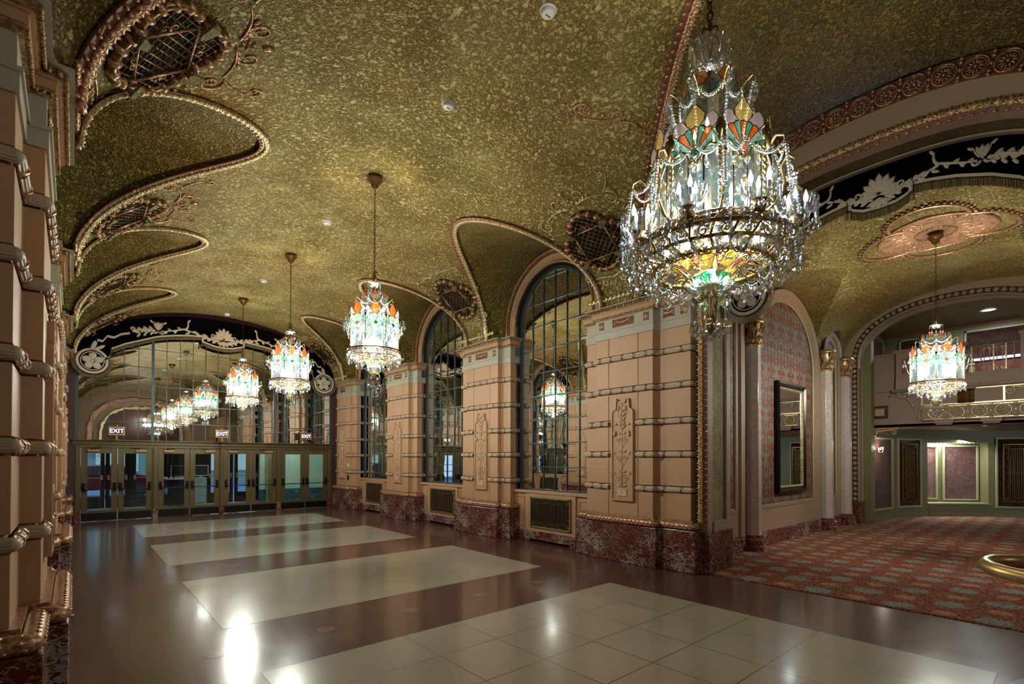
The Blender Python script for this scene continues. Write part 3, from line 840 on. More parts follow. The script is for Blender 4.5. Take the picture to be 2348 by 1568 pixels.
        for k in range(4): mo.leaf(sg*(.05+.05*k),.50+.01*k,pi/2-sg*.9,.08,.035,.018)
        mo.stroke([(sg*x,y) for x,y in qbez((.0,-.56),(.16,-.50),(.30,-.52))],.014)
        mo.stroke([(sg*x,y) for x,y in scroll(.33,-.46,.065,-pi/2,1.4,1)],.013); mo.flower(sg*.33,-.46,.035,6)
        mo.stroke([(sg*x,y) for x,y in scroll(.12,-.62,.05,pi/2,1.3,-1)],.011)
        for k in range(5): mo.leaf(sg*(.06+.06*k),-.57,-pi/2+sg*.9,.06,.03,.016)
        for k in range(7): mo.leaf(sg*(.03+.062*k),-.945,pi/2,.09,.075,.025); mo.leaf(sg*(.0+.062*k),-.945,pi/2,.05,.05,.02)
    mo.flower(0,.56,.06,6); mo.flower(0,-.60,.055,6); mo.leaf(0,.62,pi/2,.12,.05)
    o=mb.build('scrollwork_relief',M['gold_pale'] if side>0 else M['gold_rose'],None,loc)
    nm='right' if side>0 else 'left'
    tag(o,label.replace('quatrefoil lattice vent','leaf scrollwork around the vent'),'ornament','scrollwork around the vault vents')
for i,(p,od) in enumerate(zip(PC[:3]+[17.45],['nearest','second','third','farthest'])):
    for side in (1,-1):
        where={1:['above the large corner pilaster, behind the large chandelier','above the second pilaster on the right','above the third pilaster on the right','above the farthest right pilaster'],-1:['at the top left corner of the picture','second from the front on the left side of the vault','third from the front on the left side of the vault','farthest on the left side of the vault']}[side][i]
        mkquat(p,side,'quatrefoil lattice vent '+where)
# scroll ornament near the top centre of the vault
for y0,px0,lab in ((3.75,1.02,'gilded scroll relief on the vault left of the large chandelier chain'),):
    F=vmap(px0,y0,1,0); loc=F(0,0,0); mb=MB(); mb.T=lambda p: V(p)-loc; mo=Motif(mb,F)
    mo.stroke(scroll(.34,.58,.11,-.5,1.6,1,26),.016); mo.flower(.34,.58,.06,7); mo.stroke(scroll(.50,.62,.06,pi,1.3,1),.012)
    mo.stroke(qbez((.42,.50),(.30,.36),(.12,.30)),.016); mo.stroke(scroll(.05,.30,.07,0,1.4,1),.013); mo.flower(.05,.30,.05,6)
    mo.stroke(qbez((.10,.24),(-.04,.16),(-.06,.02)),.014); mo.stroke(scroll(-.02,.0,.06,pi,1.4,1),.012); mo.flower(-.02,.0,.045,6)
    mo.stroke(qbez((-.04,-.06),(-.12,-.14),(-.08,-.26)),.013); mo.flower(-.07,-.17,.05,6); mo.stroke(scroll(-.13,-.28,.05,0,1.3,-1),.011)
    for a,b,c_ in ((.4,.46,.3),(.46,.5,1.2),(.24,.36,2.2),(.18,.3,-.4),(0,.2,2.6),(.02,.14,-.3),(-.08,.08,3.4),(-.03,-.1,-.4),(-.12,-.12,2.8),(-.06,-.28,-.6),(-.1,-.34,-1.6),(.3,.7,1.8),(.44,.72,1.0)): mo.leaf(a,b,c_,.10,.04,.02)
    o=mb.build('scroll_relief',M['gold_rose'],None,loc); tag(o,lab,'ornament')
# smoke detectors
for i,(x,y,lab) in enumerate(((3.50,3.48,'white round smoke detector at the top centre, nearest the camera'),(3.50,5.23,'white smoke detector on the vault, second from the camera'),(3.56,9.38,'small white smoke detector on the vault between the two nearest hall chandeliers'),(3.56,13.54,'tiny white smoke detector between the second and third hall chandeliers'),(3.56,17.5,'farthest tiny smoke detector, beyond the last hall chandelier'),(12.4,3.66,'white smoke detector on the side lobby ceiling'))):
    z=ZS+VB*sqrt(1-((x-XC)/HW)**2) if i<5 else 5.82
    root=empty('smoke_detector',(x,y,z+.005)); 
    if i==5: root.rotation_euler=(radians(-28),0,0)
    mb=MB(); mb.lathe([(0,.01),(.085,.01),(.085,-.012),(.072,-.02)],24); mb.build('mounting_ring',M['white'],root)
    mb=MB(); mb.lathe([(.068,-.018),(.066,-.045),(.05,-.058),(0,-.06)],24); mb.build('sensor_dome',M['white'],root)
    mb=MB(); mb.box(-.03,.03,-.005,.005,-.064,-.058); mb.build('sensor_slot',M['steel_blue'],root)
    tag(root,lab,'smoke detector','smoke detectors on the ceiling')
# ------------------------------------------------------------------ chandelier pieces (shared meshes)
def mesh_of(mb,name,mats):
    o=mb.build(name,mats); me=o.data; bpy.data.objects.remove(o); return me
def inst(me,name,parent,loc,rz=0,ry=0,s=1):
    o=bpy.data.objects.new(name,me); COL.objects.link(o); o.parent=parent; o.location=loc; o.rotation_euler=(0,ry,rz); o.scale=(s,s,s); return o
def teardrop():
    mb=MB(); mb.ell((0,0,-.012),.007,0,None,6,4,False); 
    mb.lathe([(.002,-.02),(.010,-.035),(.015,-.055),(.011,-.075),(.0,-.09)],8,(0,0,0),0,False); return mesh_of(mb,'teardrop',M['crystal'])
def spear():
    mb=MB(); mb.ell((0,0,-.008),.008,0,None,6,4,False); mb.lathe([(.003,-.016),(.006,-.02),(.0035,-.10),(.002,-.115)],6,(0,0,0),0,False)
    mb.ell((0,0,-.128),.016,0,None,7,5,False); mb.ell((0,0,-.150),.007,0,None,6,4,False); return mesh_of(mb,'prism',M['crystal'])
def pendalogue():
    mb=MB(); mb.ell((0,0,-.010),.009,0,None,6,4,False); mb.ell((0,0,-.028),.007,0,None,6,4,False)
    pr=[(0,-.036),(.012,-.044),(.010,-.058),(.034,-.070),(.036,-.082),(.020,-.096),(.014,-.112),(.0,-.134)]
    ol=[(x,z) for x,z in pr]+[(-x,z) for x,z in pr[::-1][1:-1]]
    f=[(x*.7,.009,-.08+(z+.08)*.7) for x,z in ol]; m_=[(x,0,z) for x,z in ol]; b=[(x*.7,-.009,-.08+(z+.08)*.7) for x,z in ol]
    mb.loft([b,m_,f],0,False,cl=True,cap=True); return mesh_of(mb,'pendalogue',M['crystal'])
ME_T,ME_S,ME_P=teardrop(),spear(),pendalogue()
def bulbmesh(base=.03):
    mb=MB(); mb.lathe([(.0,.062),(.003,.052),(.0095,.03),(.0105,.018),(.006,.004),(.0,.0)],10,(0,0,0),0); mb.lathe([(.008,.002),(.008,-base)],8,(0,0,0),1)
    return mesh_of(mb,'candle_bulb',[M['bulb'],M['white']])
ME_B=bulbmesh()
def beads(mb,p,q,sag,r,n,m=0):
    p=V(p);q=V(q)
    for i in range(n):
        t=i/(n-1); c=p.lerp(q,t)-V((0,0,sag*4*t*(1-t))); mb.ell(c,r,m,None,6,4)
def chain(mb,z0,z1,r=.006,L=.052,W=.014,m=0):
    n=max(1,round((z0-z1)/(L*.78)))
    for i in range(n):
        zc=z0-(i+.5)*(z0-z1)/n; pts=[]
        for k in range(10):
            a=2*pi*k/10; u=W*cos(a); w=L/2*sin(a)
            pts.append((u,0,zc+w) if i%2 else (0,u,zc+w))
        mb.tube(pts,r*.62,5,m,closed=True)
def fan(root,c,rz,S,cols,name='stained_glass_fan',tilt=0):
    # fan of stained glass in local plane: x tangential, z up, y outward ; origin = boss
    T=Matrix.Translation(V(c))@Matrix.Rotation(rz,4,'Z')@Matrix.Rotation(tilt,4,'X')@Matrix.Scale(S,4)
    mats=[M['g_'+k] for k in cols]+[M['lead']]; LD=len(cols)
    mb=MB(); mb.T=T
    def petal(pts,m):
        n=len(pts); 
        mb.add([(x,0,z) for x,z in pts],[tuple(range(n))],m)
        mb.tube([(x,0,z) for x,z in pts],.010,4,LD,closed=True)
    def wedge(a0,a1,r0,r1,m,bul=.12):
        p=[(r0*sin(a0),r0*cos(a0)),(r1*sin(a0),r1*cos(a0))]
        for k in (1,2,3): a=a0+(a1-a0)*k/4; rr=r1*(1+bul*sin(pi*k/4)); p.append((rr*sin(a),rr*cos(a)))
        p+=[(r1*sin(a1),r1*cos(a1)),(r0*sin(a1),r0*cos(a1))]; petal(p,m)
    return mb,petal,wedge,mats
def mkfan(root,c,rz,S,boss,kind,tilt=0):
    if kind=='big':
        mb,petal,wedge,mats=fan(root,c,rz,S,['orange','green','aqua','mauve','amber',boss],tilt=tilt)
        a=[-1.15,-.72,-.42,-.14,.14,.42,.72,1.15]
        ms=[2,0,1,0,1,0,2]
        for i in range(7): wedge(a[i],a[i+1],.06,.62 if i not in (0,6) else .66,ms[i] if i!=3 else 0)
        wedge(-1.5,-1.15,.1,.62,1); wedge(1.15,1.5,.1,.62,1)
        petal([(-.10,.66),(-.22,.78),(-.25,.95),(-.16,1.08),(-.10,1.16),(0,1.30),(.10,1.16),(.16,1.08),(.25,.95),(.22,.78),(.10,.66)],4)
        for sg in (-1,1): petal([(sg*x,z) for x,z in ((.12,.68),(.24,.80),(.30,.92),(.46,.94),(.56,.80),(.58,.66),(.46,.52),(.32,.56))],3)
        for sg in (-1,1): petal([(sg*x,z) for x,z in ((.40,.50),(.58,.62),(.74,.56),(.76,.40),(.66,.26),(.56,.24))],2)
    else:
        mb,petal,wedge,mats=fan(root,c,rz,S,['orange','green','aqua','mauve','cream',boss],tilt=tilt)
        a=[-1.45,-1.1,-.75,-.42,-.14,.14,.42,.75,1.1,1.45]; ms=[1,2,4,1,4,1,4,2,1]
        for i in range(9): wedge(a[i],a[i+1],.06,.50 if 0<i<8 else .46,ms[i])
        for a0,a1 in ((-1.45,-1.05),(-1.05,-.6),(.6,1.05),(1.05,1.45)): wedge(a0,a1,.52,.70,2)
        petal([(-.10,.52),(-.14,.62),(-.28,.78),(-.24,.96),(-.12,1.10),(-.06,1.20),(0,1.28),(.06,1.20),(.12,1.10),(.24,.96),(.28,.78),(.14,.62),(.10,.52)],0)
        for sg in (-1,1): petal([(sg*x,z) for x,z in ((.14,.58),(.26,.70),(.36,.92),(.48,.96),(.56,.80),(.50,.62),(.34,.54))],3)
    for k in range(6): pass
    mb.ell((0,.03,0),(.10,.05,.10),5,None,10,6)
    return mb.build('stained_glass_fan',mats,root)
def ring(mb,r,z,t,m=0,seg=48): mb.tube([(r*cos(2*pi*k/seg),r*sin(2*pi*k/seg),z) for k in range(seg)],t,6,m,closed=True)
def canopy(root):
    mb=MB(); mb.lathe([(0,.06),(.115,.03),(.125,.0),(.118,-.02),(.09,-.035),(.07,-.07),(.06,-.09),(.035,-.10),(.03,-.13),(.012,-.15),(0,-.155)],28)
    for k in range(12): a=2*pi*k/12; mb.ell((.05*cos(a),.05*sin(a),-.10),(.012,.012,.02),0,None,5,3)
    mb.build('ceiling_canopy',M['brass_old'],root)
    mb=MB(); chain(mb,-.14,-1.44); mb.build('chain',M['chain'],root)
def small_chandelier():
    root=empty('crystal_chandelier')
    canopy(root)
    # hook finial
    mb=MB(); 
    for k in range(4):
        a=k*pi/2; P=[(.01,-1.44),(.05,-1.46),(.05,-1.50),(.02,-1.52),(.045,-1.55),(.04,-1.60),(.012,-1.585),(.01,-1.64)]
        mb.tube([(u*cos(a),u*sin(a),z) for u,z in P],.006,5)
    mb.lathe([(.012,-1.44),(.012,-1.76),(.03,-1.78),(.03,-1.82),(.015,-1.84),(.012,-2.6)],12); mb.build('stem_finial',M['brass_old'],root)
    # glass crown dish
    mb=MB(); mb.lathe([(.025,-1.70),(.06,-1.675),(.095,-1.655),(.105,-1.645),(.100,-1.65),(.06,-1.685)],20)
    for k in range(20): a=2*pi*k/20; mb.tube([(.03*cos(a),.03*sin(a),-1.70),(.10*cos(a),.10*sin(a),-1.648)],.004,4)
    mb.build('crown_dish',M['crystal'],root)
    for k in range(10): a=2*pi*k/10; inst(ME_S,'prism_drop',root,(.10*cos(a),.10*sin(a),-1.655),a,0,.95)
    # upper tier fans
    O=pi/8
    for k in range(8):
        a=O+k*pi/4; mkfan(root,(.205*cos(a),.205*sin(a),-1.95),a-pi/2,.125,'red' if k%2 else 'orange','small')
    # upper drum
    for k in range(8):
        a0=k*pi/4;a1=a0+pi/4; mb=MB(); r=.215
        for j in range(3):
            p=V((r*cos(a0),r*sin(a0),0)).lerp(V((r*cos(a1),r*sin(a1),0)),j/3); q=V((r*cos(a0),r*sin(a0),0)).lerp(V((r*cos(a1),r*sin(a1),0)),(j+.92)/3)
            mb.loft([[p+V((0,0,-1.97)),q+V((0,0,-1.97))],[p+V((0,0,-2.22)),q+V((0,0,-2.22))]],0)
        mb.build('upper_glass_panel',M['drum_glass'],root)
    # arms with drops at upper tier
    for k in range(8):
        a=k*pi/4; mb=MB(); P=[(.20,-1.97),(.25,-1.93),(.285,-1.90),(.305,-1.93),(.30,-1.95)]
        mb.tube([(u*cos(a),u*sin(a),z) for u,z in P],.005,5,0)
        beads(mb,(.21*cos(a),.21*sin(a),-1.95),(.21*cos(a+pi/4),.21*sin(a+pi/4),-1.95),.05,.009,12,1)
        mb.build('scroll_arm',[M['brass'],M['pearl']],root); inst(ME_T,'teardrop_crystal',root,(.30*cos(a),.30*sin(a),-1.95),a,0,1.1)
    # main tier
    R=.385; bosses=['blue','red','emerald','orange','red','emerald','blue','red']
    for k in range(8):
        a0=k*pi/4;a1=a0+pi/4;am=a0+pi/8; ap=R*cos(pi/8)
        mb=MB(); p0=V((R*cos(a0),R*sin(a0),0));p1=V((R*cos(a1),R*sin(a1),0)); n=3
        for j in range(n):
            p=p0.lerp(p1,(j+.03)/n); q=p0.lerp(p1,(j+.97)/n); zt=-2.27 if j!=1 else -2.25
            mb.loft([[p+V((0,0,zt)),q+V((0,0,zt))],[p+V((0,0,-2.70)),q+V((0,0,-2.70))]],0)
        mb.build('glass_panel',M['drum_glass'],root)
        mkfan(root,((ap+.012)*cos(am),(ap+.012)*sin(am),-2.345),am-pi/2,.27,bosses[k],'small')
        # corner rod
        mb=MB(); pts=[]
        for i in range(30): 
            t=i/29; pts.append((R*1.01*cos(a0)+.004*cos(i*1.6),R*1.01*sin(a0)+.004*sin(i*1.6),-2.24-.47*t))
        mb.tube(pts,.007,5,0); mb.ell((R*1.01*cos(a0),R*1.01*sin(a0),-2.22),(.02,.02,.028),0,None,8,6)
        mb.build('corner_rod',M['brass_old'],root)
        # arm with swag + drop
        mb=MB(); P=[(R,-2.30),(.43,-2.24),(.47,-2.235),(.49,-2.27),(.475,-2.29)]
        mb.tube([(u*cos(a0),u*sin(a0),z) for u,z in P],.006,5,0)
        beads(mb,(.40*cos(a0),.40*sin(a0),-2.28),((ap+.03)*cos(am),(ap+.03)*sin(am),-2.40),.0,.007,11,1); beads(mb,((ap+.03)*cos(am),(ap+.03)*sin(am),-2.40),(.40*cos(a1),.40*sin(a1),-2.28),.0,.007,11,1)
        beads(mb,(.47*cos(a0),.47*sin(a0),-2.26),(.41*cos(a0),.41*sin(a0),-2.5),0,.008,12,1)
        mb.build('swag_arm',[M['brass'],M['pearl']],root)
        inst(ME_T,'teardrop_crystal',root,(.485*cos(a0),.485*sin(a0),-2.285),a0,0,1.2); inst(ME_T,'teardrop_crystal',root,((ap+.03)*cos(am),(ap+.03)*sin(am),-2.41),am,0,1.0)
    # candles inside
    for k in range(8): a=O+k*pi/4; inst(ME_B,'candle_bulb',root,(.29*cos(a),.29*sin(a),-2.45),a,0,1.15)
    for k in range(4): a=k*pi/2+.4; inst(ME_B,'candle_bulb',root,(.13*cos(a),.13*sin(a),-2.11),a,0,1.0)
    # ring band and lower basket
    mb=MB(); ring(mb,.395,-2.705,.012); ring(mb,.40,-2.74,.007); ring(mb,.375,-2.80,.007); ring(mb,.22,-2.86,.009); ring(mb,.10,-2.90,.012)
    for k in range(16):
        a=k*pi/8; mb.tube([(.39*cos(a),.39*sin(a),-2.705),(.38*cos(a+.1),.38*sin(a+.1),-2.80),(.22*cos(a),.22*sin(a),-2.86),(.10*cos(a),.10*sin(a),-2.90)],.006,5)
        mb.tube([((.40)*cos(a+t),(.40)*sin(a+t),-2.725-.012*sin(t*40)) for t in [i*.393/8 for i in range(9)]],.004,4)
    mb.build('brass_ring_frame',M['brass_old'],root)
    mb=MB()
    for j,(r,z,n,s) in enumerate(((.40,-2.74,56,.013),(.395,-2.77,44,.016),(.37,-2.80,44,.013),(.33,-2.83,36,.016),(.27,-2.85,28,.017),(.20,-2.87,20,.016))):
        for k in range(n): a=2*pi*(k+.5*(j%2))/n+random.uniform(-.03,.03); mb.ell((r*cos(a),r*sin(a),z+random.uniform(-.01,.01)),(s,s,s*1.3),0,None,6,4,False)
    o=mb.build('crystal_bead_skirt',M['crystal'],root); o['kind']='stuff'
    for k in range(32):
        a=2*pi*k/32; inst(ME_P if k%4==0 else ME_T,'crystal_pendant',root,(.405*cos(a),.405*sin(a),-2.76-(.03 if k%2 else 0)),a+pi/2,0,1.15)
    for k in range(14): a=2*pi*k/14+.1; inst(ME_P,'crystal_pendant',root,(.27*cos(a),.27*sin(a),-2.86),a+pi/2,0,.95)
    # stained glass bowl + dish
    mb=MB()
    for k in range(12):
        a0=2*pi*k/12;a1=a0+pi/6
        mb.loft([[(.17*cos(a0),.17*sin(a0),-2.86),(.17*cos(a1),.17*sin(a1),-2.86)],[(.11*cos(a0),.11*sin(a0),-2.93),(.11*cos(a1),.11*sin(a1),-2.93)],[(.05*cos(a0),.05*sin(a0),-2.96),(.05*cos(a1),.05*sin(a1),-2.96)]],k%3)
    mb.build('stained_glass_bowl',[M['g_aqua'],M['g_amber'],M['g_green']],root)
    for k in range(4): a=2*pi*k/4+.3; inst(ME_B,'candle_bulb',root,(.125*cos(a),.125*sin(a),-2.99),a,0,.9)
    mb=MB(); mb.lathe([(.03,-3.05),(.09,-3.03),(.15,-3.0),(.16,-2.99),(.15,-2.995),(.03,-3.035)],22); mb.build('lower_dish',M['crystal'],root)
    mb=MB(); mb.lathe([(.02,-2.95),(.03,-3.05),(.045,-3.07),(.025,-3.10),(.05,-3.12),(.02,-3.15),(0,-3.2)],14)
    for k in range(6): a=k*pi/3; mb.tube([(.03*cos(a),.03*sin(a),-3.07),(.07*cos(a),.07*sin(a),-3.05),(.10*cos(a),.10*sin(a),-3.08)],.005,4)
    mb.build('lower_stem',M['brass'],root)
    for k in range(12): a=2*pi*k/12; inst(ME_S,'prism_drop',root,(.095*cos(a),.095*sin(a),-3.08-(.03 if k%2 else 0)),a,0,1.25)
    mb=MB(); mb.ell((0,0,-3.24),.012,0,None,8,6); mb.ell((0,0,-3.27),.009,0,None,8,6); mb.lathe([(.004,-3.28),(.018,-3.30),(.018,-3.33),(0,-3.38)],10,(0,0,0),0,False); mb.build('bottom_finial',M['crystal'],root)
    return root
sc0=small_chandelier(); tag(sc0,None,'chandelier','matching small crystal chandeliers')
for i,(x,y,z,lab) in enumerate(((3.55,7.36,6.22,'nearest of the three small hall chandeliers, hanging left of the large one'),(3.55,11.42,6.22,'middle of the three small chandeliers down the hall'),(3.55,15.49,6.22,'farthest small chandelier in the hall, in front of the leaded mirror wall'),(12.06,1.83,5.97,'small chandelier hanging from the ceiling rosette in the side lobby'))):
    c=sc0 if i==0 else copy_tree(sc0); c.location=(x,y,z-.05); c['label']=lab
    if i: c.rotation_euler=(0,0,(0,.2,.35,.15)[i])
def big_chandelier():
    root=empty('large_crystal_chandelier'); Zt=6.21
    def z(a): return a-Zt
    mb=MB(); mb.lathe([(0,.02),(.16,0),(.165,-.03),(.10,-.06),(.05,-.12),(0,-.15)],28); mb.build('ceiling_canopy',M['brass_old'],root)
    mb=MB(); chain(mb,-.14,z(4.99),.011,.085,.022); mb.build('chain',M['chain'],root)
    mb=MB()
    for k in range(4):
        a=k*pi/2+.5; mb.tube([(u*cos(a),u*sin(a),z(w)) for u,w in ((.01,5.0),(.045,5.01),(.055,4.97),(.03,4.94),(.055,4.91),(.06,4.87),(.02,4.88),(.012,4.84))],.008,5)
    mb.lathe([(.012,z(5.0)),(.014,z(4.62)),(.04,z(4.60)),(.045,z(4.56)),(.02,z(4.52)),(.018,z(3.2))],12); mb.build('stem_finial',M['chain'],root)
    # top dish
    mb=MB(); n=24; rows=[]
    for r,w in ((.035,4.66),(.07,4.68),(.11,4.75),(.135,4.83),(.15,4.86)):
        rows.append([(r*(1+(.05 if k%2 else 0))*cos(2*pi*k/(2*n)),r*(1+(.05 if k%2 else 0))*sin(2*pi*k/(2*n)),z(w)) for k in range(2*n)])
    mb.loft(rows,0,True,cl=True); mb.build('crown_dish',M['crystal'],root)
    for k in range(12): a=2*pi*k/12; inst(ME_S,'prism_drop',root,(.145*cos(a),.145*sin(a),z(4.83)),a,0,1.45)
    # top tier petals
    for k in range(8):
        a=k*pi/4+.2; mkfan(root,(.20*cos(a),.20*sin(a),z(4.38)),a-pi/2,.155,'red' if k%2 else 'amber','small')
    # strips cylinder
    for k in range(16):
        a0=2*pi*k/16;a1=a0+2*pi/16*.94; r=.205; mb=MB(); am=(a0+a1)/2
        mb.loft([[(r*cos(a0),r*sin(a0),z(4.36)),(r*cos(am),r*sin(am),z(4.39)),(r*cos(a1),r*sin(a1),z(4.36))],[(r*cos(a0),r*sin(a0),z(4.02)),(r*cos(am),r*sin(am),z(4.02)),(r*cos(a1),r*sin(a1),z(4.02))]],0); mb.build('upper_glass_panel',M['drum_glass'] if k%3 else M['g_cream'],root)
    for k in range(8):
        a=2*pi*k/8+.1; mb=MB(); a1=a+pi/4
        mb.tube([(u*cos(a),u*sin(a),z(w)) for u,w in ((.20,4.40),(.25,4.47),(.30,4.50),(.325,4.46),(.31,4.43))],.006,5,0)
        for u in range(9): mb.ell(((.325)*cos(a)+.0,(.325)*sin(a),z(4.39)),(.02,.02,.02),1,None,6,4,False) if u==0 else None
        beads(mb,(.23*cos(a),.23*sin(a),z(4.45)),(.23*cos(a1),.23*sin(a1),z(4.45)),.09,.012,15,1)
        beads(mb,(.30*cos(a),.30*sin(a),z(4.44)),(.24*cos(a),.24*sin(a),z(4.12)),.0,.013,15,1)
        mb.build('scroll_arm',[M['brass'],M['pearl']],root); inst(ME_T,'teardrop_crystal',root,(.315*cos(a),.315*sin(a),z(4.44)),a,0,1.6); inst(ME_T,'teardrop_crystal',root,(.245*cos(a+.39),.245*sin(a+.39),z(4.36)),a,0,1.4)
    # main drum
    R=.40; ap=R*cos(pi/8); OF=-.16
    bosses=['orange','blue','red','orange','emerald','orange','blue','red']
    for k in range(8):
        a0=k*pi/4+OF;a1=a0+pi/4;am=a0+pi/8
        mb=MB(); p0=V((R*cos(a0),R*sin(a0),0));p1=V((R*cos(a1),R*sin(a1),0)); n=3
        for j in range(n):
            p=p0.lerp(p1,(j+.04)/n); q=p0.lerp(p1,(j+.96)/n); top=[(0,0),(.12,.035),(.5,.055),(.88,.035),(1,0)]
            zt=z(3.87) if j!=1 else z(3.89)
            mb.add([tuple(p+V((0,0,z(3.38)))),tuple(q+V((0,0,z(3.38))))]+[tuple(q.lerp(p,t)+V((0,0,zt+h))) for t,h in top],[tuple(range(7))],0)
            mb.tube([tuple(q+V((0,0,z(3.38)))),tuple(q+V((0,0,zt)))],.004,4,1)
        mb.build('glass_panel',[M['drum_glass'],M['lead']],root)
        mkfan(root,((ap+.03)*cos(am),(ap+.03)*sin(am),z(3.865)),am-pi/2,.265,bosses[k],'big',radians(0))
        # post with twisted rope and mask head
        mb=MB(); pts=[]
        for i in range(60): t=i/59; pts.append((R*1.06*cos(a0)+.007*cos(i*1.3),R*1.06*sin(a0)+.007*sin(i*1.3),z(3.92-.52*t)))
        mb.tube(pts,.011,5,0); c=(R*1.08*cos(a0),R*1.08*sin(a0)); mb.ell((c[0],c[1],z(3.98)),(.032,.032,.042),1,None,10,8); mb.ell((c[0],c[1],z(4.03)),(.025,.025,.02),1,None,8,6); mb.ell((c[0]*1.05,c[1]*1.05,z(3.91)),(.022,.022,.05),0,None,8,6)
        for sg in (-1,1):
            P=[]
            for t in range(12):
                u=t/11; aa=a0+sg*(.05+.30*u); P.append(((R*1.05-.02*sin(pi*u))*cos(aa),(R*1.05-.02*sin(pi*u))*sin(aa),z(3.88-.07*u+.05*sin(pi*u*1.2))))
            mb.tube(P,.008,5,0)
            sp=scroll(0,0,.03,pi/2,1.4,-1,16); t_=V((-sin(a0+sg*.33),cos(a0+sg*.33),0)); c0=V((R*1.04*cos(a0+sg*.33),R*1.04*sin(a0+sg*.33),z(3.80)))
            mb.tube([c0+t_*x*sg+V((0,0,y)) for x,y in sp],.006,4,0)
        P=[(.44,3.86),(.50,3.93),(.56,3.90),(.57,3.83),(.53,3.80),(.52,3.85)]; mb.tube([(u*cos(a0),u*sin(a0),z(w)) for u,w in P],.010,5,0)
        P=[(.43,3.45),(.50,3.48),(.56,3.58),(.54,3.70),(.58,3.76),(.62,3.72)]; mb.tube([(u*cos(a0),u*sin(a0),z(w)) for u,w in P],.011,5,0)
        mb.build('corner_post',[M['brass'],M['brass_old']],root)
        mb=MB(); beads(mb,(.56*cos(a0),.56*sin(a0),z(3.86)),((ap+.06)*cos(am),(ap+.06)*sin(am),z(3.92)),.09,.011,18,0); beads(mb,((ap+.06)*cos(am),(ap+.06)*sin(am),z(3.92)),(.56*cos(a1),.56*sin(a1),z(3.86)),.09,.011,18,0)
        beads(mb,(.57*cos(a0),.57*sin(a0),z(3.84)),(.60*cos(a0),.60*sin(a0),z(3.55)),.0,.015,14,0); 
        for q in range(10): mb.ell((.60*cos(a0)+random.uniform(-.03,.03),.60*sin(a0)+random.uniform(-.03,.03),z(3.62-.035*q*.6)),.016,0,None,6,4,False)
        mb.build('bead_swag',M['pearl'],root)
        for q in (.25,.5,.75): aa=a0+pi/4*q; inst(ME_S,'prism_drop',root,((ap+.07)*cos(aa),(ap+.07)*sin(aa),z(3.93)),aa,0,1.3)
        # candle bowl
        ab=am; rb=.56; cb=(rb*cos(ab),rb*sin(ab)); mb=MB(); n=22; rows=[]
        for r,w in ((.03,3.43),(.06,3.435),(.10,3.47),(.118,3.52),(.126,3.545)):
            rows.append([(cb[0]+r*(1+(.07 if q%2 else 0))*cos(pi*q/n),cb[1]+r*(1+(.07 if q%2 else 0))*sin(pi*q/n),z(w)) for q in range(2*n)])
        mb.loft(rows,0,False,cl=True); mb.build('candle_bowl',M['crystal'],root)
        mb=MB(); mb.lathe([(.0,z(3.35)),(.03,z(3.36)),(.045,z(3.39)),(.03,z(3.41)),(.05,z(3.43)),(.02,z(3.45)),(0,z(3.45))],14,(cb[0],cb[1],0)); mb.tube([(u*cos(ab),u*sin(ab),z(w)) for u,w in ((.40,3.36),(.47,3.33),(.54,3.35),(.56,3.38))],.012,6)
        mb.build('bowl_holder',M['brass_old'],root)
        for q in range(3):
            aa=ab+2*pi*q/3+.5; inst(ME_B,'candle_bulb',root,(cb[0]+.06*cos(aa),cb[1]+.06*sin(aa),z(3.53)),aa,0,1.45)
        for q in range(7): aa=ab-pi/2+pi*q/6; inst(ME_S,'prism_drop',root,(cb[0]+.125*cos(aa),cb[1]+.125*sin(aa),z(3.53)),aa,0,1.35)
    for k in range(6): a=k*pi/3; inst(ME_B,'candle_bulb',root,(.25*cos(a),.25*sin(a),z(3.62)),a,0,1.5)
    for k in range(4): a=k*pi/2+.3; inst(ME_B,'candle_bulb',root,(.11*cos(a),.11*sin(a),z(4.2)),a,0,1.2)
    # ornate ring body
    zr=lambda a: 3.20+(a-3.03)*.667-Zt
    mb=MB(); ring(mb,.455,zr(3.36),.02,0,64); ring(mb,.52,zr(3.28),.016,0,64); ring(mb,.57,zr(3.20),.014,0,64); ring(mb,.50,zr(3.10),.014,0,64); ring(mb,.40,zr(3.03),.014,0,64); ring(mb,.27,zr(3.10),.012,0,48)
    for k in range(24):
        a=2*pi*k/24
        mb.tube([(u*cos(a+t),u*sin(a+t),zr(w)) for u,w,t in ((.45,3.36,0),(.52,3.30,.05),(.575,3.20,0),(.50,3.10,-.05),(.40,3.03,0),(.34,3.06,.03),(.27,3.10,0))],.009,5)
        for rr,ww in ((.50,3.30),(.55,3.22),(.53,3.14)):
            t_=V((-sin(a+.13),cos(a+.13),0)); c0=V((rr*cos(a+.13),rr*sin(a+.13),zr(ww)))
            mb.tube([c0+t_*x+V((0,0,y)) for x,y in scroll(0,0,.042,0,1.5,1 if k%2 else -1,14)],.006,4)
        t_=V((-sin(a),cos(a),0)); c0=V((.42*cos(a),.42*sin(a),zr(3.0)))
        for sg in (-1,1): mb.tube([c0+t_*sg*(x+.035)+V((0,0,y)) for x,y in scroll(0,0,.032,pi/2,1.5,-1,14)],.006,4)
    mb.build('gilt_scroll_ring',M['brass_old'],root)
    mb=MB()
    for k in range(8):
        a=2*pi*k/8; mb.tube([(.40*cos(a),.40*sin(a),z(3.38)),(.14*cos(a),.14*sin(a),z(3.33))],.014,6)
    ring(mb,.15,z(3.33),.014); ring(mb,.40,z(3.38),.012); mb.build('spoke_frame',M['brass'],root)
    mb=MB(); mb.lathe([(.02,z(3.42)),(.39,z(3.42))],32); mb.build('frosted_floor_glass',M['drum_glass'],root)
    mb=MB()
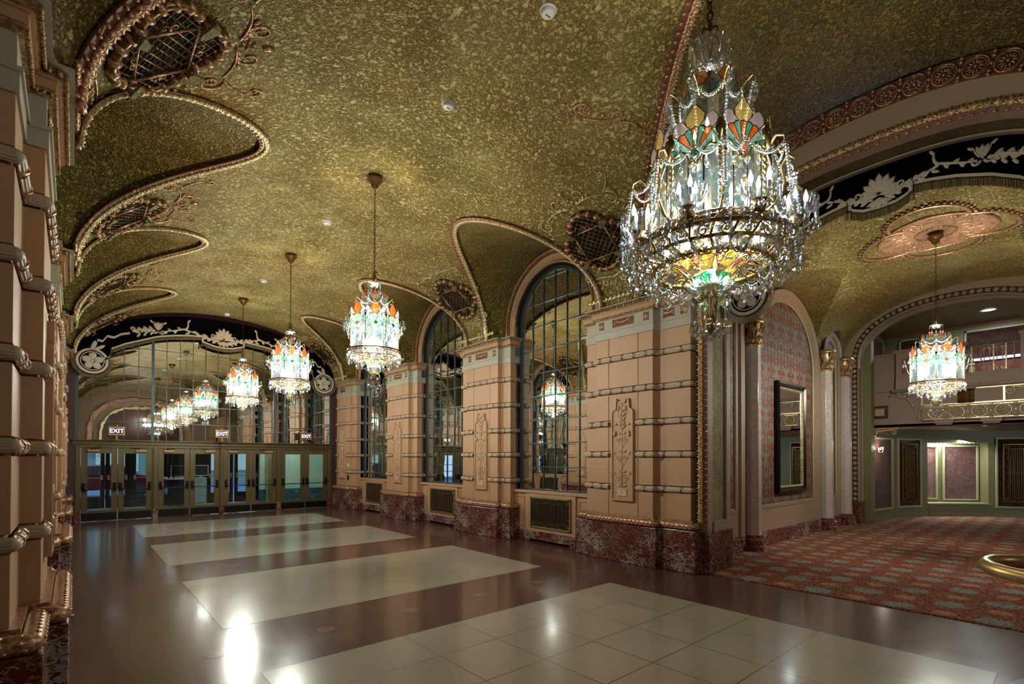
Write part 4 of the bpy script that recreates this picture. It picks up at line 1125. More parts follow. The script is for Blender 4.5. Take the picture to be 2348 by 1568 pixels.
    for j,(r,w,n,s) in enumerate(((.47,3.33,70,.015),(.51,3.28,70,.019),(.56,3.23,70,.017),(.585,3.17,64,.021),(.56,3.12,60,.018),(.51,3.07,50,.021),(.46,3.03,44,.018),(.36,3.06,30,.018))):
        for k in range(n): a=2*pi*k/n+random.uniform(-.04,.04); mb.ell((r*cos(a),r*sin(a),zr(w)+random.uniform(-.018,.018)),(s,s,s*random.uniform(.8,1.5)),0,None,6,4,False)
    o=mb.build('crystal_bead_skirt',M['crystal'],root); o['kind']='stuff'
    for k in range(28):
        a=2*pi*k/28; inst(ME_S if k%2 else ME_T,'crystal_pendant',root,(.60*cos(a),.60*sin(a),zr(3.30)),a,0,1.45)
    for k in range(28):
        a=2*pi*(k+.5)/28; inst(ME_P,'crystal_pendant',root,(.585*cos(a),.585*sin(a),zr(3.14)),a+pi/2,0,1.35)
    for k in range(16):
        a=2*pi*(k+.5)/16; inst(ME_P,'crystal_pendant',root,(.41*cos(a),.41*sin(a),zr(2.99)),a+pi/2,0,1.45)
    for k in range(28):
        a=2*pi*k/28+.06; inst(ME_T,'crystal_pendant',root,(.50*cos(a),.50*sin(a),zr(3.05)),a,0,.9)
    for k in range(16):
        mb=MB(); a0=2*pi*(k+.5)/16;a1=a0+2*pi/16; beads(mb,(.41*cos(a0),.41*sin(a0),zr(2.99)),(.41*cos(a1),.41*sin(a1),zr(2.99)),.05,.009,11,0); mb.build('bead_chain',M['pearl'],root)
    # stained glass bottom flower
    z=lambda a: a+.21-Zt
    for k in range(8):
        a0=2*pi*k/8;w=pi/8; mb=MB(); am=a0+w
        def P(r,a,h): return (r*cos(a),r*sin(a),z(h))
        mb.add([P(.10,a0,2.93),P(.15,a0,2.95),P(.245,a0+w*.4,3.035),P(.27,am,3.055),P(.245,a0+w*1.6,3.035),P(.15,a0+2*w,2.95),P(.10,a0+2*w,2.93)],[tuple(range(7))],0)
        mb.add([P(.15,a0,2.95),P(.26,a0+.02,3.075),P(.245,a0+w*.4,3.036)],[(0,1,2)],1); mb.add([P(.15,a0,2.95),P(.245,a0-w*.4,3.036),P(.26,a0-.02,3.075)],[(0,1,2)],1)
        mb.add([P(.06,a0,2.87),P(.13,a0,2.93),P(.145,am,2.935),P(.13,a0+2*w,2.93),P(.06,a0+2*w,2.87)],[tuple(range(5))],2)
        L=[P(.15,a0,2.948),P(.245,a0+w*.4,3.033),P(.27,am,3.053),P(.245,a0+w*1.6,3.033),P(.15,a0+2*w,2.948)]; mb.tube(L,.004,4,3); mb.tube([P(.17,am-.15,2.955),P(.23,am-.2,3.01),P(.25,am,3.033),P(.23,am+.2,3.01),P(.17,am+.15,2.955)],.0035,4,3); mb.tube([P(.06,a0,2.868),P(.13,a0,2.928),P(.145,am,2.933)],.0035,4,3)
        mb.build('stained_glass_petal',[M['g_yellow'],M['g_red'],M['g_emerald'],M['lead']],root)
    for k in range(4): a=k*pi/2+.3; inst(ME_B,'candle_bulb',root,(.17*cos(a),.17*sin(a),z(3.06)),a,0,1.3)
    mb=MB(); ring(mb,.065,z(2.86),.012,0,28); mb.lathe([(.06,z(2.87)),(.03,z(2.84)),(.035,z(2.80)),(.055,z(2.79)),(.02,z(2.72)),(.045,z(2.66)),(.05,z(2.60)),(.02,z(2.58)),(.045,z(2.54)),(0,z(2.50))],16)
    mb.T=Matrix.Translation((0,0,.10))
    for k in range(8): a=k*pi/4; mb.tube([(u*cos(a),u*sin(a),z(w)) for u,w in ((.03,2.68),(.08,2.66),(.12,2.70),(.14,2.67),(.12,2.65))],.006,4)
    mb.build('lower_stem',M['brass'],root)
    mb=MB(); n=16; rows=[]
    for r,w in ((.03,2.80),(.09,2.80),(.15,2.825),(.17,2.84)):
        rows.append([(r*(1+(.10 if q%2 else 0))*cos(pi*q/n),r*(1+(.10 if q%2 else 0))*sin(pi*q/n),z(w)) for q in range(2*n)])
    mb.loft(rows,0,False,cl=True)
    for k in range(14): a=2*pi*k/14; R_=Matrix.Rotation(a,3,'Z')@Matrix.Rotation(-.5,3,'Y'); mb.ell((.13*cos(a),.13*sin(a),z(2.87)),(.05,.018,.02),0,R_,6,4,False)
    mb.build('lower_dish',M['crystal'],root)
    for k in range(4): a=k*pi/2+.7; inst(ME_B,'candle_bulb',root,(.09*cos(a),.09*sin(a),z(2.86)),a,.5,1.4)
    for k in range(14): a=2*pi*k/14; inst(ME_S,'prism_drop',root,(.13*cos(a),.13*sin(a),z(2.77)-(.04 if k%2 else 0)),a,0,1.55)
    for k in range(6): a=2*pi*k/6; inst(ME_S,'prism_drop',root,(.06*cos(a),.06*sin(a),z(2.66)),a,0,1.2)
    mb=MB()
    for w in (2.575,2.548): mb.ell((0,0,z(w)),.014,0,None,8,6)
    ph=[(.04*sin(pi*i/8),z(2.49)+.04*cos(pi*i/8)) for i in range(9)]; mb.lathe(ph,14,(0,0,0),0,False); mb.T=None
    o=mb.build('crystal_ball',M['crystal'],root)
    return root
big=big_chandelier(); big.location=(3.55,1.83,6.21); tag(big,'very large tiered crystal chandelier with stained glass fans, hanging nearest the camera','chandelier')
# ------------------------------------------------------------------ end wall: doors, mirror wall, pelmet
YD=18.1
door_x=[(.16,.96,.96,1.76),(1.90,2.70,2.70,3.50),(3.62,4.41,4.41,5.20),(5.34,6.14,6.14,6.93)]
def plate(mb,x0,x1,z0,z1,holes,y0,y1,m=0):
    # rectangular plate with one rectangular hole
    hx0,hx1,hz0,hz1=holes
    mb.box(x0,hx0,y0,y1,z0,z1,m); mb.box(hx1,x1,y0,y1,z0,z1,m); mb.box(hx0,hx1,y0,y1,z0,hz0,m); mb.box(hx0,hx1,y0,y1,hz1,z1,m)
def mkdoor(w,hinge,n,closer=True):
    # local: x 0..w, y toward viewer negative, z up
    root=empty('door_%d'%n)
    mb=MB(); plate(mb,.006,w-.006,.02,2.05,(.135,w-.135,.30,1.90),-.022,.022); mb.build('door_leaf',M['bronze_door'],root,bev=.003)
    mb=MB(); mb.box(.135,w-.135,-.004,.004,.30,1.90); mb.build('glass_pane',M['door_glass'],root)
    mb=MB(); plate(mb,.13,w-.13,.295,1.905,(.143,w-.143,.308,1.892),-.028,.028); mb.build('glazing_bead',M['bronze_light'] if False else M['bronze_door'],root)
    mb=MB(); mb.box(.02,w-.02,-.026,-.022,.03,.235); mb.build('kick_plate',M['kick'],root)
    pb=MB()
    for x in (.065,w-.065):
        pb.box(x-.035,x+.035,-.06,-.022,.83,1.07); pb.box(x-.022,x+.022,-.09,-.05,.90,1.0); pb.tube([(x,-.075,.95),(x,-.12,.90),(x+(.05 if x<w/2 else -.05),-.125,.885)],.014,6)
    pb.tube([(.09,-.125,.885),(w-.09,-.125,.885)],.014,8); pb.build('panic_bar',M['hardware'],root,bev=.004)
    if closer:
        x=.33*w if hinge<0 else .67*w
        mb=MB(); mb.box(x-.13,x+.13,-.075,-.022,1.935,2.0); c=mb.build('door_closer',M['bronze_light'],root,bev=.006)
        mb=MB(); e=(.20 if hinge<0 else -.20); mb.tube([(x-.05,-.05,2.0),(x-.05,-.06,2.025),(x-.05+e*.5,-.11,2.03),(x-.05+e,-.05,2.045)],.008,5); mb.ell((x-.05,-.055,2.015),.018,0,None,8,6); mb.build('closer_arm',M['hardware'],c)
    return root
k=0; desc=['leftmost bronze glass door, showing a red car outside','second bronze glass door from the left','third bronze glass door, in front of the dark ticket booth','fourth bronze glass door from the left, beside the ticket booth','fifth bronze glass door from the left','sixth bronze glass door from the left','seventh bronze glass door, without a closer','rightmost bronze glass door, beside the corner pilaster']
for pr in door_x:
    for j in (0,1):
        a,b=pr[2*j],pr[2*j+1]; o=mkdoor(b-a,-1 if j==0 else 1,k+1,k<6); o.location=(a,YD,0); structure(o,desc[k]); k+=1
mb=MB()
for a,b in ((.02,.16),(1.76,1.90),(3.50,3.62),(5.20,5.34),(6.93,7.08)): mb.box(a,b,YD-.06,YD+.10,0,2.08)
for a,b in ((.02,.16),(1.76,1.90),(3.50,3.62),(5.20,5.34),(6.93,7.08)): mb.box(a+.03,b-.03,YD-.08,YD-.05,0,2.08)
mb.box(.02,7.08,YD-.06,YD+.10,2.05,2.13); mb.box(-.02,7.12,YD-.11,YD+.1,2.13,2.17); mb.box(-.02,7.12,YD-.08,YD+.1,2.17,2.24); mb.box(-.03,7.13,YD-.17,YD+.1,2.24,2.27)
structure(mb.build('trim_1',M['bronze_door'],bev=.006),'olive bronze door frame and head trim across the end wall')
mb=MB()
for a,b in ((.02,.16),(1.77,1.89),(3.51,3.61),(5.21,5.33),(6.94,7.08)): mb.box(a,b,YD-.085,YD-.05,0,.30)
structure(mb.build('trim_2',M['marble'],bev=.003),'red marble blocks at the feet of the door mullions')
# side jambs + wall
mb=MB(); mb.box(-.35,.03,YD-.06,YD+.2,0,6.3); mb.box(7.07,7.6,YD-.06,YD+.2,0,6.3); structure(mb.build('wall_end',M['oxblood']),'dark oxblood jambs of the end wall')
# mirror wall
root=empty('leaded_mirror_wall',(0,YD,0))
mb=MB(); mb.add([(.03,-.0,2.26),(7.07,-.0,2.26),(7.07,0,6.25),(.03,0,6.25)],[(3,2,1,0)],0); mb.box(.03,7.07,.02,.06,2.26,6.3,1); 
mb.T=None; mb.build('mirror_glass',[M['mirror'],M['dark']],root)
mb=MB(); t=.008
for i in range(21):
    x=.41+.337*i
    if x>7.0: break
    w=.034 if i in (4,14) else t
    mb.box(x-w,x+w,-.02 if w>t else -.012,-.002,2.27,6.2)
for i in range(7):
    z=2.79+.54*i; mb.box(.03,7.07,-.012,-.002,z-t,z+t)
mb.box(.03,.10,-.02,-.002,2.27,6.0); mb.box(7.0,7.07,-.02,-.002,2.27,6.0); mb.build('leaded_grid',M['steel_blue'],root)
tag(root,'large leaded mirror wall above the bronze doors at the far end','mirror')
# pelmets ------------------------------------------------------------
def mkpelmet(name,W,low,top,lobe,rx,rz,rr,zoff,depth=.10,sc=1.0,tops=None,wid=.05,fr=.10):
    # local: x across (0 centre), z up, y- toward viewer. low(x): lower edge of velvet
    root=empty(name); n=181
    xs=[-W+2*W*i/(n-1) for i in range(n)]
    xs=sorted(xs+[-lobe-.001,-lobe+.001,lobe-.001,lobe+.001])
    T=[(x,top(x)) for x in xs]; L=[(x,min(low(x),top(x)-.01)) for x in xs]
    mb=MB()
    f=[[(x,-depth,z) for x,z in T],[(x,-depth,z) for x,z in L]]; b=[[(x,0,z) for x,z in L],[(x,0,z) for x,z in T]]
    mb.loft(f+b,0,False,cr=True)
    mb.build('velvet_valance',M['velvet'],root)
    if tops:
        mb=MB(); mb.loft([[(x,-depth-.004,tops(x)) for x in xs],[(x,-depth-.004,top(x)-.001) for x in xs]],0); mb.build('velvet_border',M['velvet_rim'],root)
    y=-depth-.006
    mb=MB(); 
    for i in range(len(L)-1):
        (x0,z0),(x1,z1)=L[i],L[i+1]
        if abs(x0)>rx-rr*.3 and rr>0: continue
        if x1-x0<.003: 
            za,zb=sorted((z0,z1)); s_=-1 if (z1>z0)==(x0>0) else 1
            mb.box(x0-wid*.5,x0+wid*.5,y-.004,y,za,zb+wid); continue
        mb.add([(x0,y,z0),(x1,y,z1),(x1,y,z1+wid),(x0,y,z0+wid)],[(0,1,2,3)],0)
    mo=Motif(mb,lambda u,v,h:V((u,y-min(h,.006),v)),0,1.3)
    def pal(cx,cz,s,big):
        if big:
            for k in range(-3,4):
                a=pi/2+k*.42; mo.leaf(cx+.05*s*cos(a),cz+.05*s*sin(a),a,(.26-.02*abs(k))*s,.085*s,.006)
            for sg in (-1,1):
                mo.leaf(cx+sg*.02,cz-.02,pi/2-sg*1.45,.24*s,.07*s,.006); mo.leaf(cx,cz-.08*s,-pi/2+sg*.7,.17*s,.07*s,.006); mo.leaf(cx,cz-.10*s,-pi/2+sg*1.2,.17*s,.05*s,.006)
                mo.stroke([(cx+sg*a*s,cz+b*s) for a,b in scroll(.30,.05,.07,-pi/2,1.0,-1,12)],.018*s,.003)
            mo.leaf(cx,cz-.24*s,pi/2,.16*s,.07*s,.006)
        else:
            for k in range(-1,2): a=pi/2+k*.35; mo.leaf(cx,cz,a,.24*s,.07*s,.006)
            for sg in (-1,1):
                mo.stroke([(cx+sg*a*s,cz+b*s) for a,b in qbez((.03,.02),(.12,.12),(.13,.24))],.018*s,.003); mo.leaf(cx+sg*.13*s,cz+.20*s,pi/2-sg*.9,.10*s,.05*s,.006)
                mo.stroke([(cx+sg*a*s,cz-.05*s+b*s) for a,b in scroll(.10,.0,.075,pi,1.2,1,14)],.022*s,.003)
    def garland(p,q,r,w,L,n=6,sg=1):
        P=qbez(p,q,r,20); mo.stroke(P,w,.003)
        for i in range(n):
            k=2+int(16*i/n); a_=atan2(P[k+1][1]-P[k][1],P[k+1][0]-P[k][0]); s_=1 if i%2 else -1
            mo.leaf(P[k][0],P[k][1],a_+s_*.75,L*(1-.07*i),L*.42,.006); mo.leaf(P[k][0],P[k][1],a_+s_*.25,L*.8,L*.34,.006)
    cz=low(0)+.31*sc
    pal(0,cz,1.0*sc*(1.25 if sc<1 else 1.05),True)
    for sg in (-1,1):
        xa=sg*W*.30; xb=sg*W*.485
        za,zb=(low(xa)+top(xa))/2-.02*sc,(low(xb)+top(xb))/2
        pal(xb,zb-.08*sc,.95*sc,False)
        garland((sg*.10*sc,cz-.10*sc),(sg*.25*sc,cz-.10*sc),(xa,za-.06*sc),.026*sc,.15*sc,7)
        for q in (.35,.6,.85): 
            x_=sg*.12*sc+(xa-sg*.12*sc)*q; mo.leaf(x_,cz-.05*sc+(za-.05*sc-cz)*q,(.5 if sg>0 else pi-.5),.13*sc,.055*sc,.006); mo.leaf(x_,cz-.08*sc+(za-.05*sc-cz)*q,(-.4 if sg>0 else pi+.4),.12*sc,.05*sc,.006)
        mo.stroke([(xa-sg*a*sc,za-.02*sc+b*sc) for a,b in qbez((0,-.06),(.13,.02),(.08,.2))],.030*sc,.003); mo.leaf(xa-sg*.08*sc,za+.14*sc,pi/2+sg*.6,.12*sc,.05*sc,.006)
        garland((xa,za-.06*sc),((xa+xb)/2,(za+zb)/2-.12*sc),(xb-sg*.08*sc,zb-.12*sc),.024*sc,.12*sc,4)
        xc_=sg*W*.66; zc_=(low(xc_)+top(xc_))/2
        garland((xb+sg*.08*sc,zb-.12*sc),((xb+xc_)/2,(zb+zc_)/2+.05*sc),(xc_,zc_),.026*sc,.14*sc,6); mo.stroke([(xc_+sg*a*sc,zc_+b*sc) for a,b in scroll(.0,.08,.07,-pi/2,1.1,-1,12)],.028*sc,.003)
        for q in (.2,.45,.7): mo.leaf(xb+(xc_-xb)*q,zb+(zc_-zb)*q-.08*sc,(.35 if sg>0 else pi-.35),.14*sc,.06*sc,.006); mo.leaf(xb+(xc_-xb)*q,zb+(zc_-zb)*q-.1*sc,(-1.0 if sg>0 else pi+1.0),.12*sc,.05*sc,.006)
        if rr>0:
            zz=[(xc_+sg*.05*sc,zc_-.06*sc),(sg*W*.73,zc_-.12*sc),(sg*W*.775,zc_-.24*sc),(sg*W*.815,zc_-.22*sc),(sg*W*.845,zc_-.38*sc),(sg*W*.875,zc_-.36*sc),(sg*(W*.885),zc_-.56*sc)]
            for i in range(len(zz)-1): 
                a,b=zz[i],zz[i+1]; w=.032*sc; mb.add([(a[0],y,a[1]-w),(b[0],y,b[1]-w),(b[0],y,b[1]+w),(a[0],y,a[1]+w)],[(0,1,2,3)],0)
            cx=sg*rx
            nn=32; mb.loft([[(cx+r*cos(2*pi*i/nn),y,rz+r*sin(2*pi*i/nn)) for i in range(nn)] for r in (rr*.97,rr*.80)],0,cl=True)
            for k in range(5): a=pi/2+k*2*pi/5; mo.leaf(cx+rr*.14*cos(a),rz+rr*.14*sin(a),a,rr*.48,rr*.44,.006)
            mb.loft([[(cx+r*cos(2*pi*i/nn),y-.002,rz+r*sin(2*pi*i/nn)) for i in range(nn)] for r in (rr*.72,rr*.66)],0,cl=True); mb.ell((cx,y,rz),(rr*.12,.006,rr*.12),0,None,10,6)
            mo.leaf(cx-sg*rr*.1,rz+rr*.85,(.6 if sg<0 else pi-.6),rr*.7,rr*.22,.006); mo.leaf(cx+sg*.02,rz+rr*.85,pi/2+sg*.3,rr*.7,rr*.25,.006)
    mb.build('silk_applique',M['silk'],root)
    if rr>0:
        mb=MB()
        for sg in (-1,1):
            nn=40; ci=[(sg*rx+rr*cos(2*pi*i/nn),rz+rr*sin(2*pi*i/nn)) for i in range(nn)]
            mb.loft([[(a,-depth-.003,b) for a,b in ci],[(a,.0,b) for a,b in ci]],0,cl=True); mb.add([(a,-depth-.003,b) for a,b in ci],[tuple(range(nn))],0)
        mb.build('velvet_roundel',M['velvet'],root)
    # braid + fringe
    mb=MB(); mf=MB()
    def seg(p,q,dn):
        p=V((p[0],0,p[1]));q=V((q[0],0,q[1])); L=(q-p).length; k=max(1,round(L/.02)); 
        for i in range(k):
            c=p.lerp(q,(i+.5)/k); mb.ell((c.x,-depth-.008,c.z-.012),(.008,.008,.012),0,None,5,3)
            w=L/k*.55*.5; d1=c+dn*(fr*random.uniform(.92,1.05)); tng=(q-p).normalized()
            mf.add([(c.x-tng.x*w,-depth-.004,c.z-tng.z*w),(c.x+tng.x*w,-depth-.004,c.z+tng.z*w),(d1.x+tng.x*w*1.3,-depth-.006,d1.z+tng.z*w*1.3),(d1.x-tng.x*w*1.3,-depth-.006,d1.z-tng.z*w*1.3),(c.x-tng.x*w,-depth+.01,c.z-tng.z*w),(c.x+tng.x*w,-depth+.01,c.z+tng.z*w),(d1.x+tng.x*w,-depth+.012,d1.z+tng.z*w),(d1.x-tng.x*w,-depth+.012,d1.z-tng.z*w)],[(0,1,2,3),(7,6,5,4),(0,3,7,4),(1,5,6,2),(3,2,6,7)],0)
    for i in range(len(L)-1):
        if rr>0 and abs(L[i][0])>rx-rr*.6: continue
        if L[i+1][0]-L[i][0]<.003: continue
        seg(L[i],L[i+1],V((0,0,-1)))
    # solid backing strip of fringe
    lo=[p for p in L if not (rr>0 and abs(p[0])>rx-rr*.6)]
    for i in range(len(lo)-1):
        if lo[i+1][0]-lo[i][0]<.003: continue
        mf.add([(lo[i][0],-depth+.006,lo[i][1]),(lo[i+1][0],-depth+.006,lo[i+1][1]),(lo[i+1][0],-depth+.006,lo[i+1][1]-fr*.88),(lo[i][0],-depth+.006,lo[i][1]-fr*.88)],[(0,1,2,3)],0)
    if rr>0:
        for sg in (-1,1):
            nn=60
            for i in range(nn):
                a0=pi*1.0-.25+ (pi+.9)*i/nn if sg>0 else -(pi*1.0-.25+(pi+.9)*i/nn)+pi
                a1=pi*1.0-.25+ (pi+.9)*(i+1)/nn if sg>0 else -(pi*1.0-.25+(pi+.9)*(i+1)/nn)+pi
                p=(sg*rx+rr*cos(a0),rz+rr*sin(a0)); q=(sg*rx+rr*cos(a1),rz+rr*sin(a1)); dn=V((cos((a0+a1)/2)*.6,0,sin((a0+a1)/2)*.8-.2)).normalized(); seg(p,q,dn)
    mb.build('gimp_braid',M['cord'],root); mf.build('bullion_fringe',M['fringe'],root)
    # tassels at lobe corners
    for sg in (-1,1):
        mb=MB(); x=sg*(lobe+.03); z=low(lobe*.98)-.02; mb.ell((x,-depth-.02,z),(.018,.018,.022),0,None,8,6); mb.lathe([(.008,0),(.016,-.03),(.022,-.10),(0,-.10)],10,(x,-depth-.02,z-.01),1); mb.tube([(x,-depth-.02,z+.15),(x,-depth-.02,z)],.005,4,0); mb.build('tassel',[M['cord'],M['fringe']],root)
    return root
def interp(tab):
    def f(x):
        x=abs(x)
        if x<=tab[0][0]: return tab[0][1]
        for i in range(len(tab)-1):
            if x<=tab[i+1][0]:
                t=(x-tab[i][0])/(tab[i+1][0]-tab[i][0]); return tab[i][1]+(tab[i+1][1]-tab[i][1])*t
        return tab[-1][1]
    return f
lowE=interp([(0,5.20),(.25,5.22),(.45,5.28),(.569,5.32),(.571,5.48),(.9,5.45),(1.24,5.40),(1.6,5.32),(1.76,5.27),(2.1,5.12),(2.45,4.97),(2.77,4.78),(2.78,4.60),(2.85,4.50),(3.5,4.45)])
topE=lambda x: ZS+VB*sqrt(max(0,1-(min(abs(x),3.56)/HW)**2))-.01
topV=lambda x: max(topE(x)-.13+.06*abs(x)/3.5,4.4)
p=mkpelmet('embroidered_pelmet',3.5,lowE,topV,.57,3.17,4.42,.36,0,.16,1.0,tops=topE)
p.location=(3.55,YD-.05,0); tag(p,'black velvet pelmet with cream applique and fringe above the mirror wall','pelmet','embroidered pelmets')
# exit signs
def mkexit(x,lab):
    root=empty('exit_sign',(x,17.72,2.27))
    mb=MB(); mb.box(-.025,.025,-.02,.02,0,.14); mb.box(-.07,.07,-.03,.03,0,.012); mb.tube([(0,.0,.12),(0,.16,.12)],.012,6); mb.build('bracket',M['brass_old'],root)
    mb=MB(); plate(mb,-.175,.175,.13,.35,(-.145,.145,.155,.325),-.035,.035)
    for sg in (-1,1):
        for zz in (.13,.35): mb.ell((sg*.17,-.0,zz),(.025,.035,.025),0,None,8,6)
        for xx in (.05,.11): mb.ell((sg*xx,0,.36),(.03,.03,.014),0,None,6,4)
    mb.box(-.16,.16,.002,.034,.14,.34); mb.ell((0,0,.38),(.035,.03,.035),0,None,8,6); mb.build('ornate_frame',M['brass'],root)
    mb=MB(); mb.box(-.147,.147,-.02,.0,.15,.33); mb.build('lit_face',emit('exit_face','3a1638',.9) if 'exit_face' not in bpy.data.materials else bpy.data.materials['exit_face'],root)
    em=emit('exit_letters','e9e2ff',3.2) if 'exit_letters' not in bpy.data.materials else bpy.data.materials['exit_letters']
    textobj('EXIT',.155,'exit_lettering',em,root,(0,-.026,.24),(pi/2,0,0),.003)
    tag(root,lab,'sign','exit signs above the doors')
mkexit(.91,'leftmost lit EXIT sign in an ornate gold frame above the doors'); mkexit(3.49,'middle lit EXIT sign above the doors'); mkexit(6.05,'rightmost lit EXIT sign, below the right roundel of the pelmet')
# switch plates on far pilaster
mb=MB(); mb.box(-.04,0,-.035,.035,-.06,.06); o=mb.build('switch_plate',M['white'],None,(7.262,16.98,1.52),bev=.005); tag(o,'small white switch plate on the farthest right pilaster','switch')
mb=MB(); mb.box(-.04,0,-.04,.04,-.08,.08); o=mb.build('call_box',M['black'],None,(7.262,17.0,1.09),bev=.005); tag(o,'small dark call box low on the farthest right pilaster','switch')

# ------------------------------------------------------------------ vestibule and street beyond the doors
mb=MB(); mb.box(-2.5,-2.4,18.4,24,0,3.2); mb.box(7.95,8.05,18.4,24,0,3.2); structure(mb.build('wall_vestibule',M['tilewall']),'pale green tiled vestibule walls')
mb=MB(); mb.box(-2.5,8.05,18.3,24,3.0,3.2); structure(mb.build('ceiling_vestibule',M['taupe']),'vestibule ceiling')
mb=MB(); mb.box(-2.5,8.05,18.3,24,.001,.006); structure(mb.build('floor_vestibule',M['concrete']),'grey stone vestibule floor')
mb=MB(); mb.box(-12,16,24.05,45,-.05,.0045); structure(mb.build('ground_street',M['asphalt']),'blue grey street outside')
# outer doors
def outer(x0,x1,n,lab):
    root=empty('outer_door',(x0,22.6,0)); w=x1-x0
    mb=MB(); plate(mb,0,w,.01,2.3,(.12,w-.12,.40,2.15),-.03,.03); mb.build('door_leaf',M['kick'],root)
    mb=MB(); mb.box(.1,w-.1,-.004,.004,.4,2.15); mb.build('glass_pane',M['door_glass'],root)
    mb=MB(); mb.tube([(.1,-.1,1.05),(w-.1,-.1,1.05)],.014,6); mb.box(.05,.12,-.1,-.03,.98,1.15); mb.box(w-.12,w-.05,-.1,-.03,.98,1.15); mb.build('push_bar',M['bronze_light'],root); tag(root,lab,'door','outer street doors')
for i,(xa_,xb_) in enumerate(((-.30,.84),(.86,1.52),(1.60,2.42))): outer(xa_,xb_,i,['outer dark street door seen through the leftmost glass door','outer street door seen through the second glass door','outer street door left of the ticket booth'][i])
for i,x in enumerate((3.95,4.90)): outer(x,x+.90,i,['outer street door right of the ticket booth','outer street door beside the tiled wall'][i])
mb=MB(); mb.box(-2.5,8,22.5,22.75,2.32,3.1); 
mb.box(-2.5,-.32,22.5,22.75,0,2.35); mb.box(1.52,1.60,22.5,22.75,0,2.35); mb.box(2.43,3.94,22.5,22.75,0,2.35)
mb.box(5.82,8,22.5,22.75,0,2.4); structure(mb.build('trim_3',M['kick']),'dark frame around the outer street doors')
# ticket booth
root=empty('ticket_booth',(2.44,20.6,0)); mb=MB(); mb.box(0,.70,0,1.6,0,1.02); mb.build('granite_base',M['granite'],root)
mb=MB(); mb.box(-.02,.72,-.04,1.62,1.02,1.06); mb.build('counter',M['screen_frame'],root)
mb=MB()
for x in (0,.14,.65): mb.box(x,x+.05,0,.05,1.06,3.0)
mb.box(.2,.7,1.5,1.55,1.06,3.0); mb.build('booth_posts',M['kick'],root)
mb=MB(); mb.box(.05,.65,.02,.03,1.06,3.0); mb.build('booth_glass',M['door_glass'],root); tag(root,'dark granite ticket booth seen through the third glass door','booth')
for x,lab in ((2.78,'dark computer monitor on the ticket booth, behind the third glass door'),(3.46,'dark computer monitor behind the fourth glass door')):
    root=empty('computer_monitor',(x,20.75 if x<3 else 20.95,1.06)); mb=MB(); plate(mb,-.24,.24,.06,.44,(-.22,.22,.085,.42),-.02,.02); mb.build('bezel',M['screen_frame'],root)
    mb=MB(); mb.box(-.22,.22,-.012,.02,.085,.42); mb.build('screen',M['black'],root); mb=MB(); mb.box(-.1,.1,-.08,.08,0,.012); mb.box(-.02,.02,.0,.03,0,.1); mb.build('stand',M['screen_frame'],root); tag(root,lab,'monitor','ticket booth monitors')
root=empty('louvred_cabinet',(3.20,20.75,0)); mb=MB(); mb.box(0,.42,0,.6,0,1.06); mb.build('body',M['tilewall'],root); mb=MB(); 
for i in range(12): mb.box(.06,.36,-.012,0,.2+.055*i,.235+.055*i)
mb.build('louvres',M['screen_frame'],root); tag(root,'grey louvred cabinet behind the fourth glass door','cabinet')
mb=MB(); mb.box(5.42,7.9,20.9,21.1,0,3.0,0); mb.box(5.40,7.92,20.86,21.0,0,.55,1); mb.box(5.82,5.86,20.85,20.92,.5,3,2); mb.box(6.2,6.24,20.85,20.92,.5,3,2); structure(mb.build('wall_tiled',[M['tilewall'],M['teal'],M['brass_old']]),'pale tiled wall with teal marble base beyond the right doors')
root=empty('wall_telephone',(6.02,20.86,1.45)); mb=MB(); mb.box(-.07,.07,-.06,0,0,.28); mb.build('body',M['black'],root); mb=MB(); mb.tube([(-.05,-.1,.05),(-.06,-.11,.12),(-.05,-.1,.22)],.02,6); mb.build('handset',M['kick'],root); tag(root,'small dark wall telephone on the tiled wall behind the seventh door','telephone')
mb=MB(); mb.box(-.09,.09,-.03,0,0,.42); o=mb.build('dark_plaque',M['black'],None,(7.05,20.86,1.45)); tag(o,'dark rectangular plaque on the tiled wall behind the rightmost door','plaque')
root=empty('louvred_shutter',(5.62,20.84,0)); mb=MB(); plate(mb,0,.3,0,2.1,(.04,.26,.1,2.0),-.03,.03); 
for i in range(28): mb.box(.04,.26,-.015,.015,.13+.067*i,.165+.067*i)
mb.build('frame',M['green'],root); tag(root,'green louvred shutter behind the sixth glass door','shutter')
# street: shop fronts and red car
root=empty('shop_front',(-9,38,0)); mb=MB(); mb.box(0,22,0,3,0,5.5); mb.build('facade',M['tilewall'],root)
mb=MB()
for i in range(9): plate(mb,.4+2.4*i,2.4+2.4*i,.9,4.2,(.5+2.4*i,2.3+2.4*i,1.0,4.1),-.12,-.0)
mb.build('window_frames',M['white'],root)
for i in range(9): mb=MB(); mb.box(.5+2.4*i,2.3+2.4*i,-.05,-.02,1.0,4.1); mb.build('shop_window',M['shopwin'],root)
textobj('MAG',.36,'window_lettering',M['asphalt'],root,(9.95,-.10,1.85),(pi/2,0,0),.01); tag(root,'pale shop front with big windows across the street','building')
root=empty('red_car',(.9,29,0)); prof=[(-2.2,.35),(-2.2,.75),(-1.9,.92),(-1.2,1.0),(-.6,1.42),(.7,1.45),(1.35,1.02),(2.0,.92),(2.2,.7),(2.2,.35)]
mb=MB(); mb.loft([[(x,y,z) for x,z in prof] for y in (-.85,.85)],0,False,cl=True,cap=True); mb.build('car_body',M['carred'],root,bev=.06)
mb=MB(); gp=[(-1.0,1.02),(-.52,1.36),(.62,1.38),(1.1,1.04)]; mb.loft([[(x,y,z) for x,z in gp] for y in (-.87,-.86)],0,False,cl=True,cap=True); mb.build('side_windows',M['glass_dark'],root)
